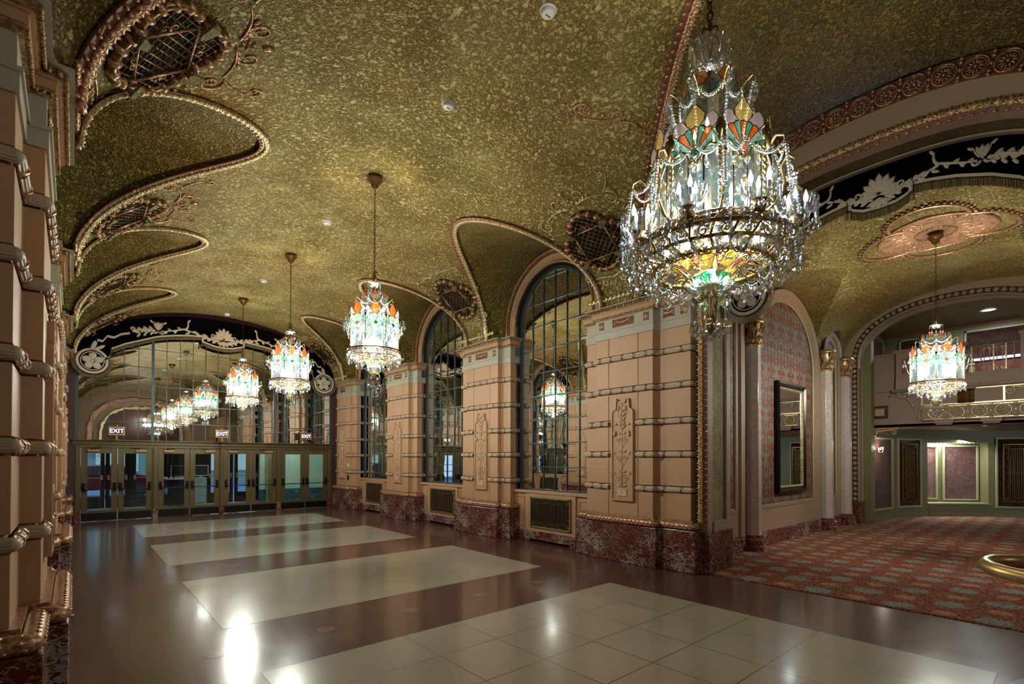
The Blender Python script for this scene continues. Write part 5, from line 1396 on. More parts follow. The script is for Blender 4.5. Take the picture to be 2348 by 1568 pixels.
for x in (-1.35,1.35):
    for y in (-.86,.72): mb=MB(); mb.T=Matrix.Translation((x,y,.33))@Matrix.Rotation(-pi/2,4,'X'); mb.lathe([(0,0),(.2,0),(.33,.02),(.33,.14),(0,.14)],20); mb.build('wheel',M['black'],root)
tag(root,'dark red car parked in the street beyond the leftmost door','car')
# ------------------------------------------------------------------ big archway into the side lobby
def archpts(a,b,z0,zb,n,N=48,xx=0,yc=YX): return [V((xx,yc+u,w)) for u,w in arch(a,b,z0,zb,n,N)]
def dens(P,s):
    out=[]
    for i in range(len(P)-1):
        L=(P[i+1]-P[i]).length; k=max(1,int(L/s)); out+=[P[i].lerp(P[i+1],j/k) for j in range(k)]
    return out+[P[-1]]
def archway(side):
    X0=7.36 if side>0 else -.26; d=side
    root=empty('lobby_archway' if side>0 else 'left_archway')
    # fascia: rosette band outer curve O, inner I, then pink fascia, then acanthus strip
    O=lambda x,k=0: archpts(2.55-k,1.85-k,4.45,ZS,2.3,48,x)
    In=lambda a,b,x: archpts(a,b,4.42,ZS,2.5,48,x)
    mb=MB(); mb.loft([O(X0-d*.02),O(X0-d*.02,.01),O(X0-d*.02,.26)],0,False); mb.loft([O(X0+d*.03),O(X0-d*.02)],0)
    P=dens(O(X0-d*.025,.135),.05)[::-1]; nx=V((-d,0,0)); tot=sum((P[i+1]-P[i]).length for i in range(len(P)-1)); n=int(tot/.262); step=tot/n; acc=0; dd=step/2; C_=[]
    for i in range(1,len(P)):
        L=(P[i]-P[i-1]).length
        while dd<=acc+L+1e-9: f=(dd-acc)/L; C_.append((P[i-1].lerp(P[i],f),(P[i]-P[i-1]).normalized())); dd+=step
        acc+=L
    for c,t in C_:
        b=nx.cross(t); F=lambda u,v,h: c+t*u+b*v+nx*h
        for r,w in ((.108,.012),(.086,.006)): mb.tube([F(r*cos(2*pi*k/24),r*sin(2*pi*k/24),.008) for k in range(24)],w,5,1,closed=True)
        for k in range(12): a=2*pi*k/12; R=Matrix((F(cos(a),sin(a),0)-c,F(-sin(a),cos(a),0)-c,nx)).transposed(); mb.ell(F(.052*cos(a),.052*sin(a),.01),(.028,.011,.012),1,R,6,4)
        mb.ell(F(0,0,.012),(.018,.018,.018),1,None,8,5)
        for v in (-.075,0,.075): mb.ell(F(step/2,v,.01),.022,1,None,6,4)
        for v in (-.115,.115): mb.ell(F(step/2,v,.01),(.03,.02,.02),1,None,6,4)
    mb.build('rosette_band',[M['rose_rim'],M['gold_rose']],root)
    mb=MB(); mb.loft([O(X0-d*.02,.26),O(X0-d*.0,.27),In(2.20,1.38,X0+d*.02),In(2.19,1.36,X0+d*.05),In(2.17,1.34,X0+d*.05)],0,False)
    mb.loft([archpts(2.30,1.85,4.45,.68,2.3,48,X0+d*.10),archpts(2.17,1.34,4.42,.68,2.5,48,X0+d*.05)],0) if False else None
    mb.build('stone_fascia',M['stone_mauve'],root)
    if side<0: return root
    mb=MB(); S=dens(archpts(2.125,1.30,4.42,.80,2.5,48,X0+d*.07),.05)[::-1]; carved(mb,S,[V((-d*.8,0,-.0))+V((0,(YX-p.y)*.12,-.25)) for p in S],.14,.098,lobes=5,thick=.03)
    S2=[p for p in S]; mb.build('acanthus_moulding',[M['gold'],M['rose_rim']],root)
    mb=MB(); A=lambda a,b,x: archpts(a,b,4.42,0,2.5,48,x)
    mb.loft([A(2.20,1.375,X0+d*.08),A(2.06,1.235,X0+d*.08),A(2.055,1.23,X0+d*.09),A(2.055,1.23,X0+d*.24),A(2.075,1.25,X0+d*.25),A(2.085,1.26,X0+d*.26)],0,False)
    mb.loft([A(2.085,1.33,X0+d*.70),A(2.055,1.31,X0+d*.71),A(2.055,1.33,X0+d*.83),A(2.6,1.85,X0+d*.84)],0,False); mb.build('stone_jamb_trim',M['stone_mauve'],root)
    mb=MB(); A2=lambda a,b,x: archpts(a,b,4.42,.66,2.5,48,x)
    mb.loft([A2(2.086,1.26,X0+d*.25),A2(2.086,1.34,X0+d*.71)],0,False); mb.build('gold_plaster_soffit',M['plaster_fine'],root)
    mb=MB()
    for sg in (-1,1):
        a,b=sorted((YX+sg*2.02,YX+sg*2.3)); x0,x1=sorted((X0+d*.06,X0+d*.85)); mb.box(x0,x1,a,b,0,.64,0); 
        a,b=sorted((YX+sg*2.035,YX+sg*2.3)); x0,x1=sorted((X0+d*.25,X0+d*.71)); mb.box(x0,x1,a,b,.64,.80,1); 
    mb.build('marble_base',[M['marble'],M['stone_mauve']],root,bev=.006)
    return root
a=archway(1); tag(a,'wide arch with rosette band and gold acanthus strip opening into the side lobby','arch')
a=archway(-1); tag(a,'matching wide arch on the left wall beside the camera','arch')
# pelmet in the lobby arch
def sc_tab(t): return interp(t)
lowL=interp([(0,5.18),(.18,5.19),(.30,5.24),(.339,5.28),(.341,5.36),(.55,5.33),(.80,5.27),(1.1,5.16),(1.35,5.02),(1.50,4.86),(1.52,4.70),(2.3,4.6)])
topL=lambda x: 4.35+1.50*max(0,1-(min(abs(x),2.2)/2.2)**2.4)**(1/2.4)
p=mkpelmet('embroidered_pelmet',2.12,lowL,topL,.34,1.78,4.42,.32,0,.06,.66,wid=.04,fr=.12)
p.location=(8.25,YX,0); p.rotation_euler=(0,0,-pi/2); tag(p,'black velvet pelmet with cream flowers and fringe hanging in the lobby arch on the right','pelmet','embroidered pelmets')

# ------------------------------------------------------------------ side lobby
YW=4.45; LH=2.62; LV=1.52; ZL=4.5
def lz(y): return ZL+LV*sqrt(max(0,1-((y-YX)/LH)**2))
def lyw(z): return LH*sqrt(max(0,1-((z-ZL)/LV)**2))
Xa,Xb=8.20,16.15
bays=[(12.06,1.93,1.22,1.72,1.10),(15.0,.60,.62,.50,.62),(9.15,.55,.62,.45,.62)]
zs=set([0,.02,.05]); 
for i in range(31): zs.add(LV*sin(pi/2*i/30))
for b in bays:
    for k in (0,.004,.02,.06,.12): zs.add(b[2]*(1-k))
zs=sorted(zs)
mb=MB()
cuts=[Xa,9.15,9.92,12.06,14.2,15.0,15.75,Xb]
def bayw(x,z):
    for c,a,b,_,_ in bays:
        if abs(x-c)<1e-6: 
            t=z/b; return a*sqrt(1-t*t) if t<1 else 0
    return 0
for sg in (1,-1):
    for i in range(len(cuts)-1):
        x0,x1=cuts[i],cuts[i+1]; rows=[]
        for z in zs:
            u=lyw(ZL+z); w0=bayw(x0,z); w1=bayw(x1,z); a_,b_=x0+w0,x1-w1
            rows.append([(a_+(b_-a_)*k/8,YX+sg*u,ZL+z) for k in range(9)])
        mb.loft(rows,0,True)
o=mb.build('ceiling_lobby',M['plaster']); structure(o,'gold textured vault of the side lobby')
mb=MB()
for c,a,b,wa,wb in bays:
    for sg in (1,-1):
        G=[];W_=[]
        for i in range(41):
            t=pi*i/40; z=ZL+b*sin(t); G.append(V((c-a*cos(t),YX+sg*lyw(z),z))); W_.append(V((c-wa*cos(t)*1.12,YX+sg*2.63,ZL-.0+ (wb*sin(t)*.92))))
        mb.loft([[g.lerp(w,k/6) for g,w in zip(G,W_)] for k in range(7)],0,True)
o=mb.build('ceiling_lobby_lunettes',M['plaster_lunette']); structure(o,'ochre lunettes above the lobby wall arches')
# lobby side walls
mb=MB(); mb.box(8.05,16.4,YW+.02,YW+.2,0,5.9); mb.box(8.1,16.4,-.98,-.80,0,5.9); structure(mb.build('wall_lobby',M['stone_mauve']),'mauve plaster walls of the side lobby')
def lobarch(cx,hw,zt,lab,mirror=False):
    root=empty('wallpaper_arch',(cx,YW,0)); z0=zt-hw*.85; b=hw*.85
    R=lambda a,bb,y,zb=.72: [V((u,y,w)) for u,w in arch(a,bb,z0,zb,2,36)]
    mb=MB(); P=arch(hw,b,z0,.80,2,36); mb.add([(u,-.01,w) for u,w in P],[tuple(range(len(P)))],0); mb.build('damask_wallpaper',M['damask'],root)
    mb=MB(); mb.loft([R(hw+.32,b+.32,-.0,0),R(hw+.32,b+.32,-.10,0),R(hw+.27,b+.26,-.11,0)],0); mb.build('oxblood_arch_band',M['oxblood'],root)
    mb=MB(); mb.loft([R(hw+.27,b+.26,-.11,0),R(hw+.13,b+.13,-.10,0),R(hw+.12,b+.12,-.06,0),R(hw+.02,b+.02,-.05,0),R(hw+.02,b+.02,-.02,0)],0)
    mb.box(-hw-.05,hw+.05,-.05,.01,.30,.80); mb.box(-hw-.05,hw+.05,-.065,.01,.76,.80); mb.build('stone_arch_trim',M['stone_mauve'],root)
    mb=MB(); mb.loft([R(hw+.025,b+.025,-.03,.8),R(hw+.015,b+.015,-.045,.8),R(hw,b,-.02,.8)],0); mb.box(-hw,hw,-.03,0,.80,.83); mb.build('green_fillet',M['green_light'],root)
    mb=MB(); mb.box(-hw-.3,hw+.3,-.12,.01,0,.30); mb.build('marble_skirting',M['marble'],root,bev=.01)
    tag(root,lab,'wall panel','wallpapered arches in the lobby'); return root
lobarch(12.06,1.62,5.27,'large arch lined with red damask wallpaper on the lobby wall'); lobarch(14.98,.38,4.85,'narrow wallpapered arch between the two rear lobby columns'); lobarch(9.1,.40,4.85,'narrow wallpapered strip behind the near lobby column')
# framed mirror
root=empty('framed_mirror',(12.2,YW-.03,1.03)); w,h=1.62,2.45
mb=MB()
def frame(mb,w,h,prof,m=0):
    # mitred frame: prof list of (inset, depth)
    rows=[]
    for i_,d_ in prof: rows.append([V((-w/2+i_,-d_,i_)),V((w/2-i_,-d_,i_)),V((w/2-i_,-d_,h-i_)),V((-w/2+i_,-d_,h-i_))])
    mb.loft(rows,m,False,cl=True)
frame(mb,w,h,[(0,0),(0,.05),(.02,.085),(.05,.09),(.09,.05),(.12,.045)],0); frame(mb,w,h,[(.12,.045),(.135,.055),(.155,.05),(.17,.02)],1)
mb.build('moulded_frame',[M['kick'],M['gold_pale']],root); mb=MB(); mb.box(-w/2+.165,w/2-.165,-.022,-.005,.165,h-.165); mb.build('mirror_glass',M['mirror_plain'],root)
tag(root,'tall rectangular mirror in a dark and gilt frame on the damask wallpaper','mirror')
# columns
def mkcol():
    root=empty('marble_column'); n=8
    mb=MB(); pr=[(.0,0),(.27,0),(.27,.10),(.245,.13),(.26,.17),(.26,.22),(.215,.26),(.21,.31),(.0,.31)]
    oct_=lambda r,z: [(r*cos(2*pi*k/8+pi/8),r*sin(2*pi*k/8+pi/8),z) for k in range(8)]
    mb.loft([oct_(r,z) for r,z in pr[1:-1]],0,False,cl=True,cap=True); mb.build('marble_base',M['marble'],root,bev=.004)
    mb=MB(); mb.loft([oct_(.19,.31),oct_(.185,.5),oct_(.17,3.98)],0,False,cl=True,cap=True); mb.build('octagonal_shaft',M['marble_pale'],root,bev=.004)
    mb=MB(); mb.lathe([(.175,3.97),(.185,3.99),(.175,4.01),(.155,4.02),(.16,4.2),(.18,4.34),(.2,4.40)],24)
    for tier,(z,r,s,nn) in enumerate(((4.06,.165,.15,8),(4.20,.175,.15,8))):
        for k in range(nn):
            a=2*pi*(k+.5*tier)/nn; u=V((cos(a),sin(a),0)); tg=V((-sin(a),cos(a),0))
            for j in range(5):
                q=(j-2)*.024; R=Matrix((tg,(V((0,0,1))*.9+u*.3).normalized().cross(tg),(V((0,0,1))*.9+u*.3).normalized())).transposed()
                mb.ell(u*(r+.012)+tg*q+V((0,0,z+.02-abs(j-2)*.012)),(.014,.014,s*.45),0,R,5,4)
            mb.ell(u*(r+.045)+V((0,0,z+s*.55)),(.026,.026,.016),0,None,6,4)
    for k in range(8):
        a=2*pi*k/8; u=V((cos(a),sin(a),0)); r0=.20 if k%2 else .16
        pts=[u*(r0+x)+V((0,0,4.37+y)) for x,y in scroll(.02,0,.05,pi/2,1.4,-1,16)]; mb.tube(pts,[.018*(1-.04*i) for i in range(16)],6,0)
    mb.lathe([(.2,4.40),(.24,4.43),(.25,4.47),(.22,4.475),(.24,4.50),(0,4.50)],8); mb.build('gilt_leaf_capital',M['gold'],root)
    return root
col=mkcol(); 
for i,(x,y,lab) in enumerate(((10.02,4.33,'nearest octagonal marble column with gilt capital in the lobby'),(14.24,4.33,'middle marble column, at the right edge of the damask wallpaper arch'),(15.72,4.33,'rear marble column beside the far gilded lobby arch'))):
    c=col if i==0 else copy_tree(col); c.location=(x,y,0); tag(c,lab,'column','marble columns along the lobby wall')
# ceiling rosette
mb=MB(); F=lambda u,v,h: V((12.06+u,YX+v,lz(YX+v)-.004-h)); loc=F(0,0,0); mb.T=lambda p:V(p)-loc; mo=Motif(mb,F,0)
root=empty('ceiling_rosette',loc)
mbd=MB(); mbd.T=mb.T
def disc_on(mbx,ru,rv,h,m,cu=0,cv=0,n=48,rings=10): mbx.loft([[F(cu+ru*t*cos(2*pi*k/n),cv+rv*t*sin(2*pi*k/n),h) for k in range(n)] for t in [max(.001,i/rings) for i in range(rings+1)]],m,True,cl=True)
disc_on(mbd,.86,.86,.012,0); mbd.build('rose_disc',M['rose_rim'] if False else simple('salmon_painted_plaster','94704c',.55,0,.15,14,bs=.5,bscale=24),root)
for r,w in ((.86,.028),(.30,.022),(1.18,.03)):
    pts=[F(r*cos(2*pi*k/56),r*sin(2*pi*k/56),.012) for k in range(56)]
    if r<1: mb.tube(pts,w,5,0,closed=True)
for k in range(40): a=2*pi*k/40; mb.ell(F(.30*cos(a),.30*sin(a),.03),.02,0,None,5,3)
for k in range(8):
    a=k*pi/4; mo.stroke([(.58*cos(a)+p*cos(a)-q*sin(a),.58*sin(a)+p*sin(a)+q*cos(a)) for p,q in scroll(0,0,.15,0,1.5,1,20)],.018); mo.leaf(.42*cos(a+.3),.42*sin(a+.3),a+.3,.22,.07,.02); mo.flower(.58*cos(a),.58*sin(a),.05,6,.02)
for k in range(16):
    a=k*pi/8; mo.leaf(.36*cos(a),.36*sin(a),a+.5,.20,.06,.02); mo.leaf(.60*cos(a+.2),.60*sin(a+.2),a-.6,.20,.07,.02); mo.flower(.76*cos(a+.1),.76*sin(a+.1),.05,5,.02)
    mo.stroke([(.50*cos(a)+p*cos(a)-q*sin(a),.50*sin(a)+p*sin(a)+q*cos(a)) for p,q in scroll(0,0,.08,1,1.4,-1,14)],.012)
# outer quatrefoil border
for k in range(4):
    a=k*pi/2; cu,cv=.75*cos(a),.75*sin(a)*.75; pts=[]
    for j in range(30):
        t=-1.9+3.8*j/29; u=cu+.62*cos(a+t)*(1.0); v=cv+.62*sin(a+t)*.9
        if abs(v)<2.4: pts.append(F(u,v,.012))
    mb.tube(pts,.035,6,0)
    for j in range(26):
        t=-1.9+3.8*j/25; mb.ell(F(cu+.70*cos(a+t),cv+.63*sin(a+t),.02),(.035,.035,.02),0,None,5,3)
mb.build('gilt_relief',M['gold_rose'],root); tag(root,'gilt and salmon relief rosette on the lobby ceiling above its chandelier','ornament')

# ------------------------------------------------------------------ far lobby arch
XF=16.15; YF=2.10
def fa(a,b,zb,x,z0=4.45,n=2.25): return [V((x,YF+u,w)) for u,w in arch(a,b,z0,zb,n,44)]
root=empty('gilded_archway')
mb=MB(); mb.loft([fa(2.50,2.0,0,XF),fa(2.50,2.0,0,XF-.02),fa(2.17,1.44,0,XF-.02),fa(2.15,1.42,0,XF+.0)],0); mb.build('plaster_fascia',M['stone_mauve'],root)
mb=MB(); S=dens(fa(2.085,1.35,.62,XF),.05)[::-1]; nx=V((-1,0,0))
mb.loft([fa(2.15,1.42,.6,XF),fa(2.02,1.28,.6,XF)],1)
acc=0;dd=.07
for i in range(1,len(S)):
    L=(S[i]-S[i-1]).length
    while dd<=acc+L:
        c=S[i-1].lerp(S[i],(dd-acc)/L); t=(S[i]-S[i-1]).normalized(); b=nx.cross(t)
        for k in range(8):
            a_=2*pi*k/8; u=t*cos(a_)+b*sin(a_); R=Matrix((u,nx.cross(u),nx)).transposed(); mb.ell(c+u*.033+nx*.014,(.028,.013,.02),0,R,5,3)
        mb.ell(c+nx*.03,.015,0,None,6,4); dd+=.14
    acc+=L
mb.build('gilt_rosette_moulding',[M['gold_pale'],M['oxblood']],root)
mb=MB(); mb.loft([fa(2.02,1.28,.0,XF),fa(2.0,1.26,.0,XF+.03),fa(2.0,1.26,.0,XF+.10),fa(2.02,1.28,0,XF+.11),fa(2.02,1.28,0,XF+.42),fa(2.0,1.26,0,XF+.43),fa(2.0,1.26,0,XF+.62),fa(2.6,2.1,0,XF+.63)],0); mb.build('olive_reveal',M['taupe'],root)
mb=MB(); 
for sg in (-1,1):
    a_,b_=sorted((YF+sg*1.985,YF+sg*2.4)); mb.box(XF-.03,XF+.66,a_,b_,0,.62)
mb.build('marble_base',M['marble'],root,bev=.008); tag(root,'far lobby arch edged with gilt rosettes, framing the balcony','arch')

# ------------------------------------------------------------------ room beyond: curved wall, niche, balcony, gallery
CX,CY,CR=17.3,-.95,4.95
def cw(deg,z,o=0):
    a=radians(deg); return V((CX+(CR-o)*cos(a),CY+(CR-o)*sin(a),z))
N0,N1=36.6,58.0 # niche angles
mb=MB()
def patch(mb,d0,d1,z0,z1,o,m=0,st=1.5):
    n=max(1,int(abs(d1-d0)/st)); mb.loft([[cw(d0+(d1-d0)*k/n,z,o) for k in range(n+1)] for z in (z0,z1)],m,True)
patch(mb,-40,N0,0,2.72,0); patch(mb,N1,97,0,2.72,0); patch(mb,N0,N1,0,.40,0); patch(mb,N0,N1,2.30,2.72,0)
structure(mb.build('wall_curved',M['green']),'curved sage green wall at the back of the lobby')
mb=MB(); patch(mb,N0,N1,.40,2.45,-.42); 
for dgr in (N0,N1): mb.loft([[cw(dgr,z,o) for o in (0,-.42)] for z in (.40,2.45)],0)
n=14; mb.loft([[cw(N0+(N1-N0)*k/n,.42,o) for k in range(n+1)] for o in (.06,-.42)],1,True); mb.loft([[cw(N0+(N1-N0)*k/n,z,.06) for k in range(n+1)] for z in (.42,.38)],1,True); mb.loft([[cw(N0+(N1-N0)*k/n,2.45,o) for k in range(n+1)] for o in (0,-.42)],0)
structure(mb.build('wall_niche',[M['green'],M['green_light']]),'lit sage green niche with a shelf in the curved wall')
mb=MB()
for k in range(16):
    d0=N0+(N1-N0)*k/16; d1=N0+(N1-N0)*(k+1)/16; pts=[cw(d0+(d1-d0)*j/8,2.30-.035*sin(pi*j/8),.0) for j in range(9)]; mb.loft([[p for p in pts],[V((p.x,p.y,2.34)) for p in pts]],0)
o=mb.build('scalloped_valance',M['green_light']); tag(o,'scalloped trim along the top edge of the lit wall niche','trim')
def cpanel(d0,d1,z0,z1,o,lab,grille=False,mat='plum_plaster'):
    root=empty('plaster_panel' if not grille else 'iron_grille_panel',cw((d0+d1)/2,z0,o)); L0=root.location.copy(); T=lambda p:V(p)-L0
    mb=MB(); mb.T=T; patch(mb,d0,d1,z0,z1,o+.006); mb.build('textured_panel',M[mat],root)
    mb=MB(); mb.T=T; e=.045; de=math.degrees(e/CR)
    def strip(a,b,c,d,h): 
        n=max(1,int(abs(b-a)/1.5)); A=[cw(a+(b-a)*k/n,c,h) for k in range(n+1)];B=[cw(a+(b-a)*k/n,d,h) for k in range(n+1)]
        A0=[cw(a+(b-a)*k/n,c,o) for k in range(n+1)];B0=[cw(a+(b-a)*k/n,d,o) for k in range(n+1)]; mb.loft([A0,A,B,B0],0); 
        mb.loft([[A0[0],A[0]],[B0[0],B[0]]],0); mb.loft([[A0[-1],A[-1]],[B0[-1],B[-1]]],0)
    strip(d0-de,d0,z0-e,z1+e,o+.04); strip(d1,d1+de,z0-e,z1+e,o+.04); strip(d0,d1,z1,z1+e,o+.04); strip(d0,d1,z0-e,z0,o+.04)
    mb.build('moulded_frame',M['green_light'],root)
    tag(root,lab,'wall panel','moulded panels on the curved wall'); return root
cpanel(76.5,92.5,.34,2.36,0,'tall plum plaster panel behind the wall sconce on the curved wall')
cpanel(61.5,72.2,.36,2.36,0,'narrow plum panel surrounding the left iron grille')
cpanel(22.5,34.0,.34,2.40,0,'plum panel surrounding the right iron grille at the picture edge')
cpanel(50.5,58.6,.55,2.16,-.40,'left plum panel inside the lit niche'); cpanel(37.6,47.6,.52,2.17,-.40,'right plum panel inside the lit niche')
for dm,w,lab in ((66.8,.66,'tall wrought iron grille left of the lit niche'),(27.9,.80,'tall wrought iron grille right of the lit niche, cut by the picture edge')):
    g=mkgrille('iron_grille',w,1.78,.035,11,True); p=cw(dm,.47,.035); g.location=p; a_=radians(dm); g.rotation_euler=(0,0,a_) ; tag(g,lab,'grille','iron grilles on the curved wall')
mb=MB(); patch(mb,-30,N0,.0,.16,.04); patch(mb,N1,97,0,.16,.04); patch(mb,N0,N1,0,.16,.06); patch(mb,-30,97,.16,.20,.03); structure(mb.build('baseboard_curved',M['green']),'sage green baseboard of the curved wall')
mb=MB(); mb.box(16.66,16.95,3.93,5.0,0,6.5); mb.box(16.6,22.6,4.7,5.0,0,6.5); structure(mb.build('wall_lobby_side',M['green']),'sage green side wall behind the far arch')
# balcony slab, fascia
XB=17.2
mb=MB(); mb.box(XB,22.6,-6,4.9,2.66,2.74); structure(mb.build('ceiling_under_balcony',M['taupe']),'soffit under the balcony')
root=empty('balcony',(XB,0,0))
mb=MB(); mb.box(0,.25,-6,4.4,2.66,3.66); mb.box(-.02,.27,2.02+1.42,4.4,3.66,4.66); mb.box(-.045,0,-6,3.43,3.66,3.96); mb.box(-.03,.3,3.42,4.4,4.66,4.72); mb.box(-.04,0,3.44,4.4,3.66,3.70)
mb.box(-.30,.1,1.98,3.42,3.66,4.68); mb.box(-.30,.1,-6,1.02,3.66,4.72) if False else None
mb.box(-.34,.12,1.96,3.46,4.66,4.74); mb.box(-.34,.1,-6,3.50,3.60,3.68); mb.box(-.315,.1,-6,3.425,3.68,3.94); mb.box(-.32,.1,-6,3.42,3.92,3.96); mb.box(-.33,.2,.60,1.02,3.66,4.80); mb.box(-.36,.2,.56,1.05,4.76,4.84)
mb.box(-.06,0,-6,2.95,3.20,3.58); mb.box(-.12,0,-1.0,2.90,2.80,3.20)
for yc in (2.45,1.55,.65): mb.box(-.15,0,yc-.20,yc+.20,2.72,2.80); mb.box(-.12,0,yc-.16,yc+.16,2.68,2.72)
mb.build('plaster_fascia',M['taupe'],root,bev=.008)
mb=MB(); mo=Motif(mb,lambda u,v,h:V((-.125-h,u,v)))
for i in range(6):
    yc=2.62-.43*i; mb.tube([(-.13,yc+.145*cos(2*pi*k/20),3.0+.145*sin(2*pi*k/20)) for k in range(20)],.020,5,0,closed=True)
    for k in range(12): a_=2*pi*k/12; mo.leaf(yc+.045*cos(a_),3.0+.045*sin(a_),a_,.075,.034,.018)
    mb.ell((-.14,yc,3.0),.025,0,None,6,4)
    for v in (2.875,3.125): mo.flower(yc-.215,v,.07,6,.02)
    mb.ell((-.135,yc-.215,3.0),(.015,.03,.05),0,None,6,4)
for a_,b_ in ((2.83,2.845),(3.155,3.17)): mb.box(-.135,-.12,-1,2.85,a_,b_)
mb.build('rosette_frieze',M['gold_pale'],root)
mb=MB(); mo=Motif(mb,lambda u,v,h:V((-.07-h,u,v)))
mb.tube([(-.35,4.35-.9,3.64),(-.35,-6,3.64)],.02,6,0)
for y0 in (3.35,):
    mo.stroke([(y0+.12-x,3.52+y) for x,y in qbez((-.15,.0),(.25,.10),(.40,-.38))],.03); mo.stroke([(y0-x,3.50+y) for x,y in scroll(.02,0,.085,pi/2,1.5,-1,18)],.02); mo.stroke([(y0-.42+x,3.10+y) for x,y in scroll(0,-.18,.07,pi/2,1.5,1,18)],.02); mo.stroke([(y0-.44+x,3.1+y) for x,y in qbez((0,.05),(.08,-.08),(.05,-.25))],.022); mo.leaf(y0-.1,3.48,-.6+pi,.25,.07,.03)
mb.box(-.075,-.05,2.88,2.92,3.14,3.60); mb.box(-.075,-.05,-1,2.90,3.20,3.235); mb.box(-.08,-.05,-1,3.46,3.575,3.61)
mo.stroke([(2.75-x,3.5+y) for x,y in qbez((0,0),(.25,.12),(.42,-.05))],.02); mo.stroke([(2.75-x,3.47+y) for x,y in scroll(.03,0,.06,pi/2,1.5,-1,18)],.016)
mo.stroke([(1.22-x,3.45+y) for x,y in scroll(.0,0,.10,pi/2,1.6,-1,20)],.022); mo.stroke([(1.22-x,3.45+y) for x,y in qbez((.0,.1),(.3,.12),(.45,-.05))],.025); mb.box(-.09,-.05,1.30,1.34,3.2,3.6)
mb.build('gilt_scroll_bracket',M['gold_pale'],root)
mb=MB(); rows=[]
for w,dx in ((3.60,-.20),(3.55,-.19),(3.52,-.13),(3.30,-.11),(3.22,-.15)): rows.append([(dx,yy,w) for yy in (1.86,1.92,1.96,2.02,2.08,2.12,2.18)])
for r in rows:
    for k in (1,3,5): r[k]=(r[k][0]-.025,r[k][1],r[k][2])
mb.loft(rows,0,False); mb.box(-.22,-.05,1.82,2.22,3.575,3.62); mb.build('bronze_console',M['gold_dark'],root)
mb=MB(); 
for a_,b_ in ((2.28,2.72),(1.36,1.76)): frame(mb,.001,.001,[(0,0)]) if False else [mb.box(-.07,-.055,*q) for q in ((a_,b_,3.28,3.295),(a_,b_,3.52,3.535),(a_,a_+.015,3.28,3.53),(b_-.015,b_,3.28,3.53))]
for q in ((3.55,4.3,3.82,3.83),(3.55,4.3,4.52,4.53),(3.55,3.56,3.82,4.53),(4.29,4.3,3.82,4.53)): mb.box(-.035,-.02,*q)
mb.build('panel_moulding',M['stone_mauve'],root)
mb=MB(); mb.box(-.03,0,3.66,4.04,2.92,3.28,0); mb.box(-.04,0,3.74,3.96,3.0,3.20,1); mo=Motif(mb,lambda u,v,h:V((-.032-h,u,v)),2)
for k in range(4):
    a_=k*pi/2
    for sg in (-1,1): mo.stroke([(3.85+(.15*cos(a_)-(p)*sin(a_)),3.10+(.15*sin(a_)+p*cos(a_))+q*0) if False else (3.85+.148*cos(a_)+(p*-sin(a_))+q*.6*cos(a_),3.10+.148*sin(a_)+p*cos(a_)+q*.6*sin(a_)) for p,q in scroll(sg*.07,0,.05,0,1.4,sg,14)],.010)
mb.build('square_plaque',[M['oxblood'],M['stone'],M['gold_dark']],root)
mb=MB(); mb.box(-.315,-.29,3.02,3.28,4.06,4.5,0); mo=Motif(mb,lambda u,v,h:V((-.315-h,u,v)),1); mo.flower(3.15,4.28,.12,6,.03); 
for k in range(4): mo.stroke([(3.15+p,4.28+q) for p,q in scroll(.08*(1 if k%2 else -1),.16*(1 if k<2 else -1),.05,0,1.4,1,12)],.012)
mb.build('carved_panel',[M['rose_rim'],M['gold_rose']],root)
tag(root,'taupe plaster balcony front with gilt rosette frieze and scroll brackets','balcony')
# corner bracket under the balcony
mb=MB(); mo=Motif(mb,lambda u,v,h:V((XB-.05-h,u,v)),0); mo.stroke(qbez((4.12,2.46),(3.9,2.66),(3.45,2.56)),.045); mo.stroke([(4.0-x,2.50+y) for x,y in scroll(0,0,.09,pi/2,1.5,-1,18)],.03); mo.stroke([(3.5-x,2.52+y) for x,y in scroll(0,0,.06,pi/2,1.4,1,16)],.022); mb.box(XB-.09,XB+.1,3.4,4.14,2.60,2.66); mb.box(XB-.09,XB+.1,4.05,4.14,2.34,2.62)
o=mb.build('scroll_corbel',M['gold_rose']); tag(o,'gilt scroll corbel under the left end of the balcony','bracket')
# railing
root=empty('balcony_railing',(XB-.12,0,3.96)); y0,y1=1.03,1.97
mb=MB(); mb.box(-.02,.02,y0,y1+.6 if False else y1,.0,.02); mb.box(-.02,.02,y0,y1,.66,.68); mb.build('rails',M['brass_old'],root)
mb=MB(); mb.box(-.04,.05,y0,y1,.69,.76); mb.build('green_glass_handrail',M['steel_blue'],root)
for i,yy in enumerate((1.90,1.73,1.50,1.28,1.14)):
    mb=MB()
    if i in (1,4): mb.tube([(0,yy+.006*cos(k*1.4),.02+.64*k/24) for k in range(25)],.012,4,0,sm=False)
    else: mb.box(-.012,.012,yy-.012,yy+.012,0,.66)
    mb.build('baluster',M['gold_pale'],root)
for yc in (1.62,1.39):
    mb=MB()
    for sg in (-1,1):
        mb.tube([(0,yc+sg*a_,b_) for a_,b_ in scroll(.045,.09,.05,pi/2,1.4,-1,16)],.008,4); mb.tube([(0,yc+sg*a_,b_) for a_,b_ in scroll(.04,.58,.035,-pi/2,1.3,1,14)],.007,4); mb.tube([(0,yc+sg*a_,b_) for a_,b_ in qbez((.085,.12),(.02,.40),(.07,.56))],.007,4)
    mb.build('scroll_infill',M['gold_pale'],root)
tag(root,'wrought iron balcony railing with gilt scrolls behind the lobby chandelier','railing')
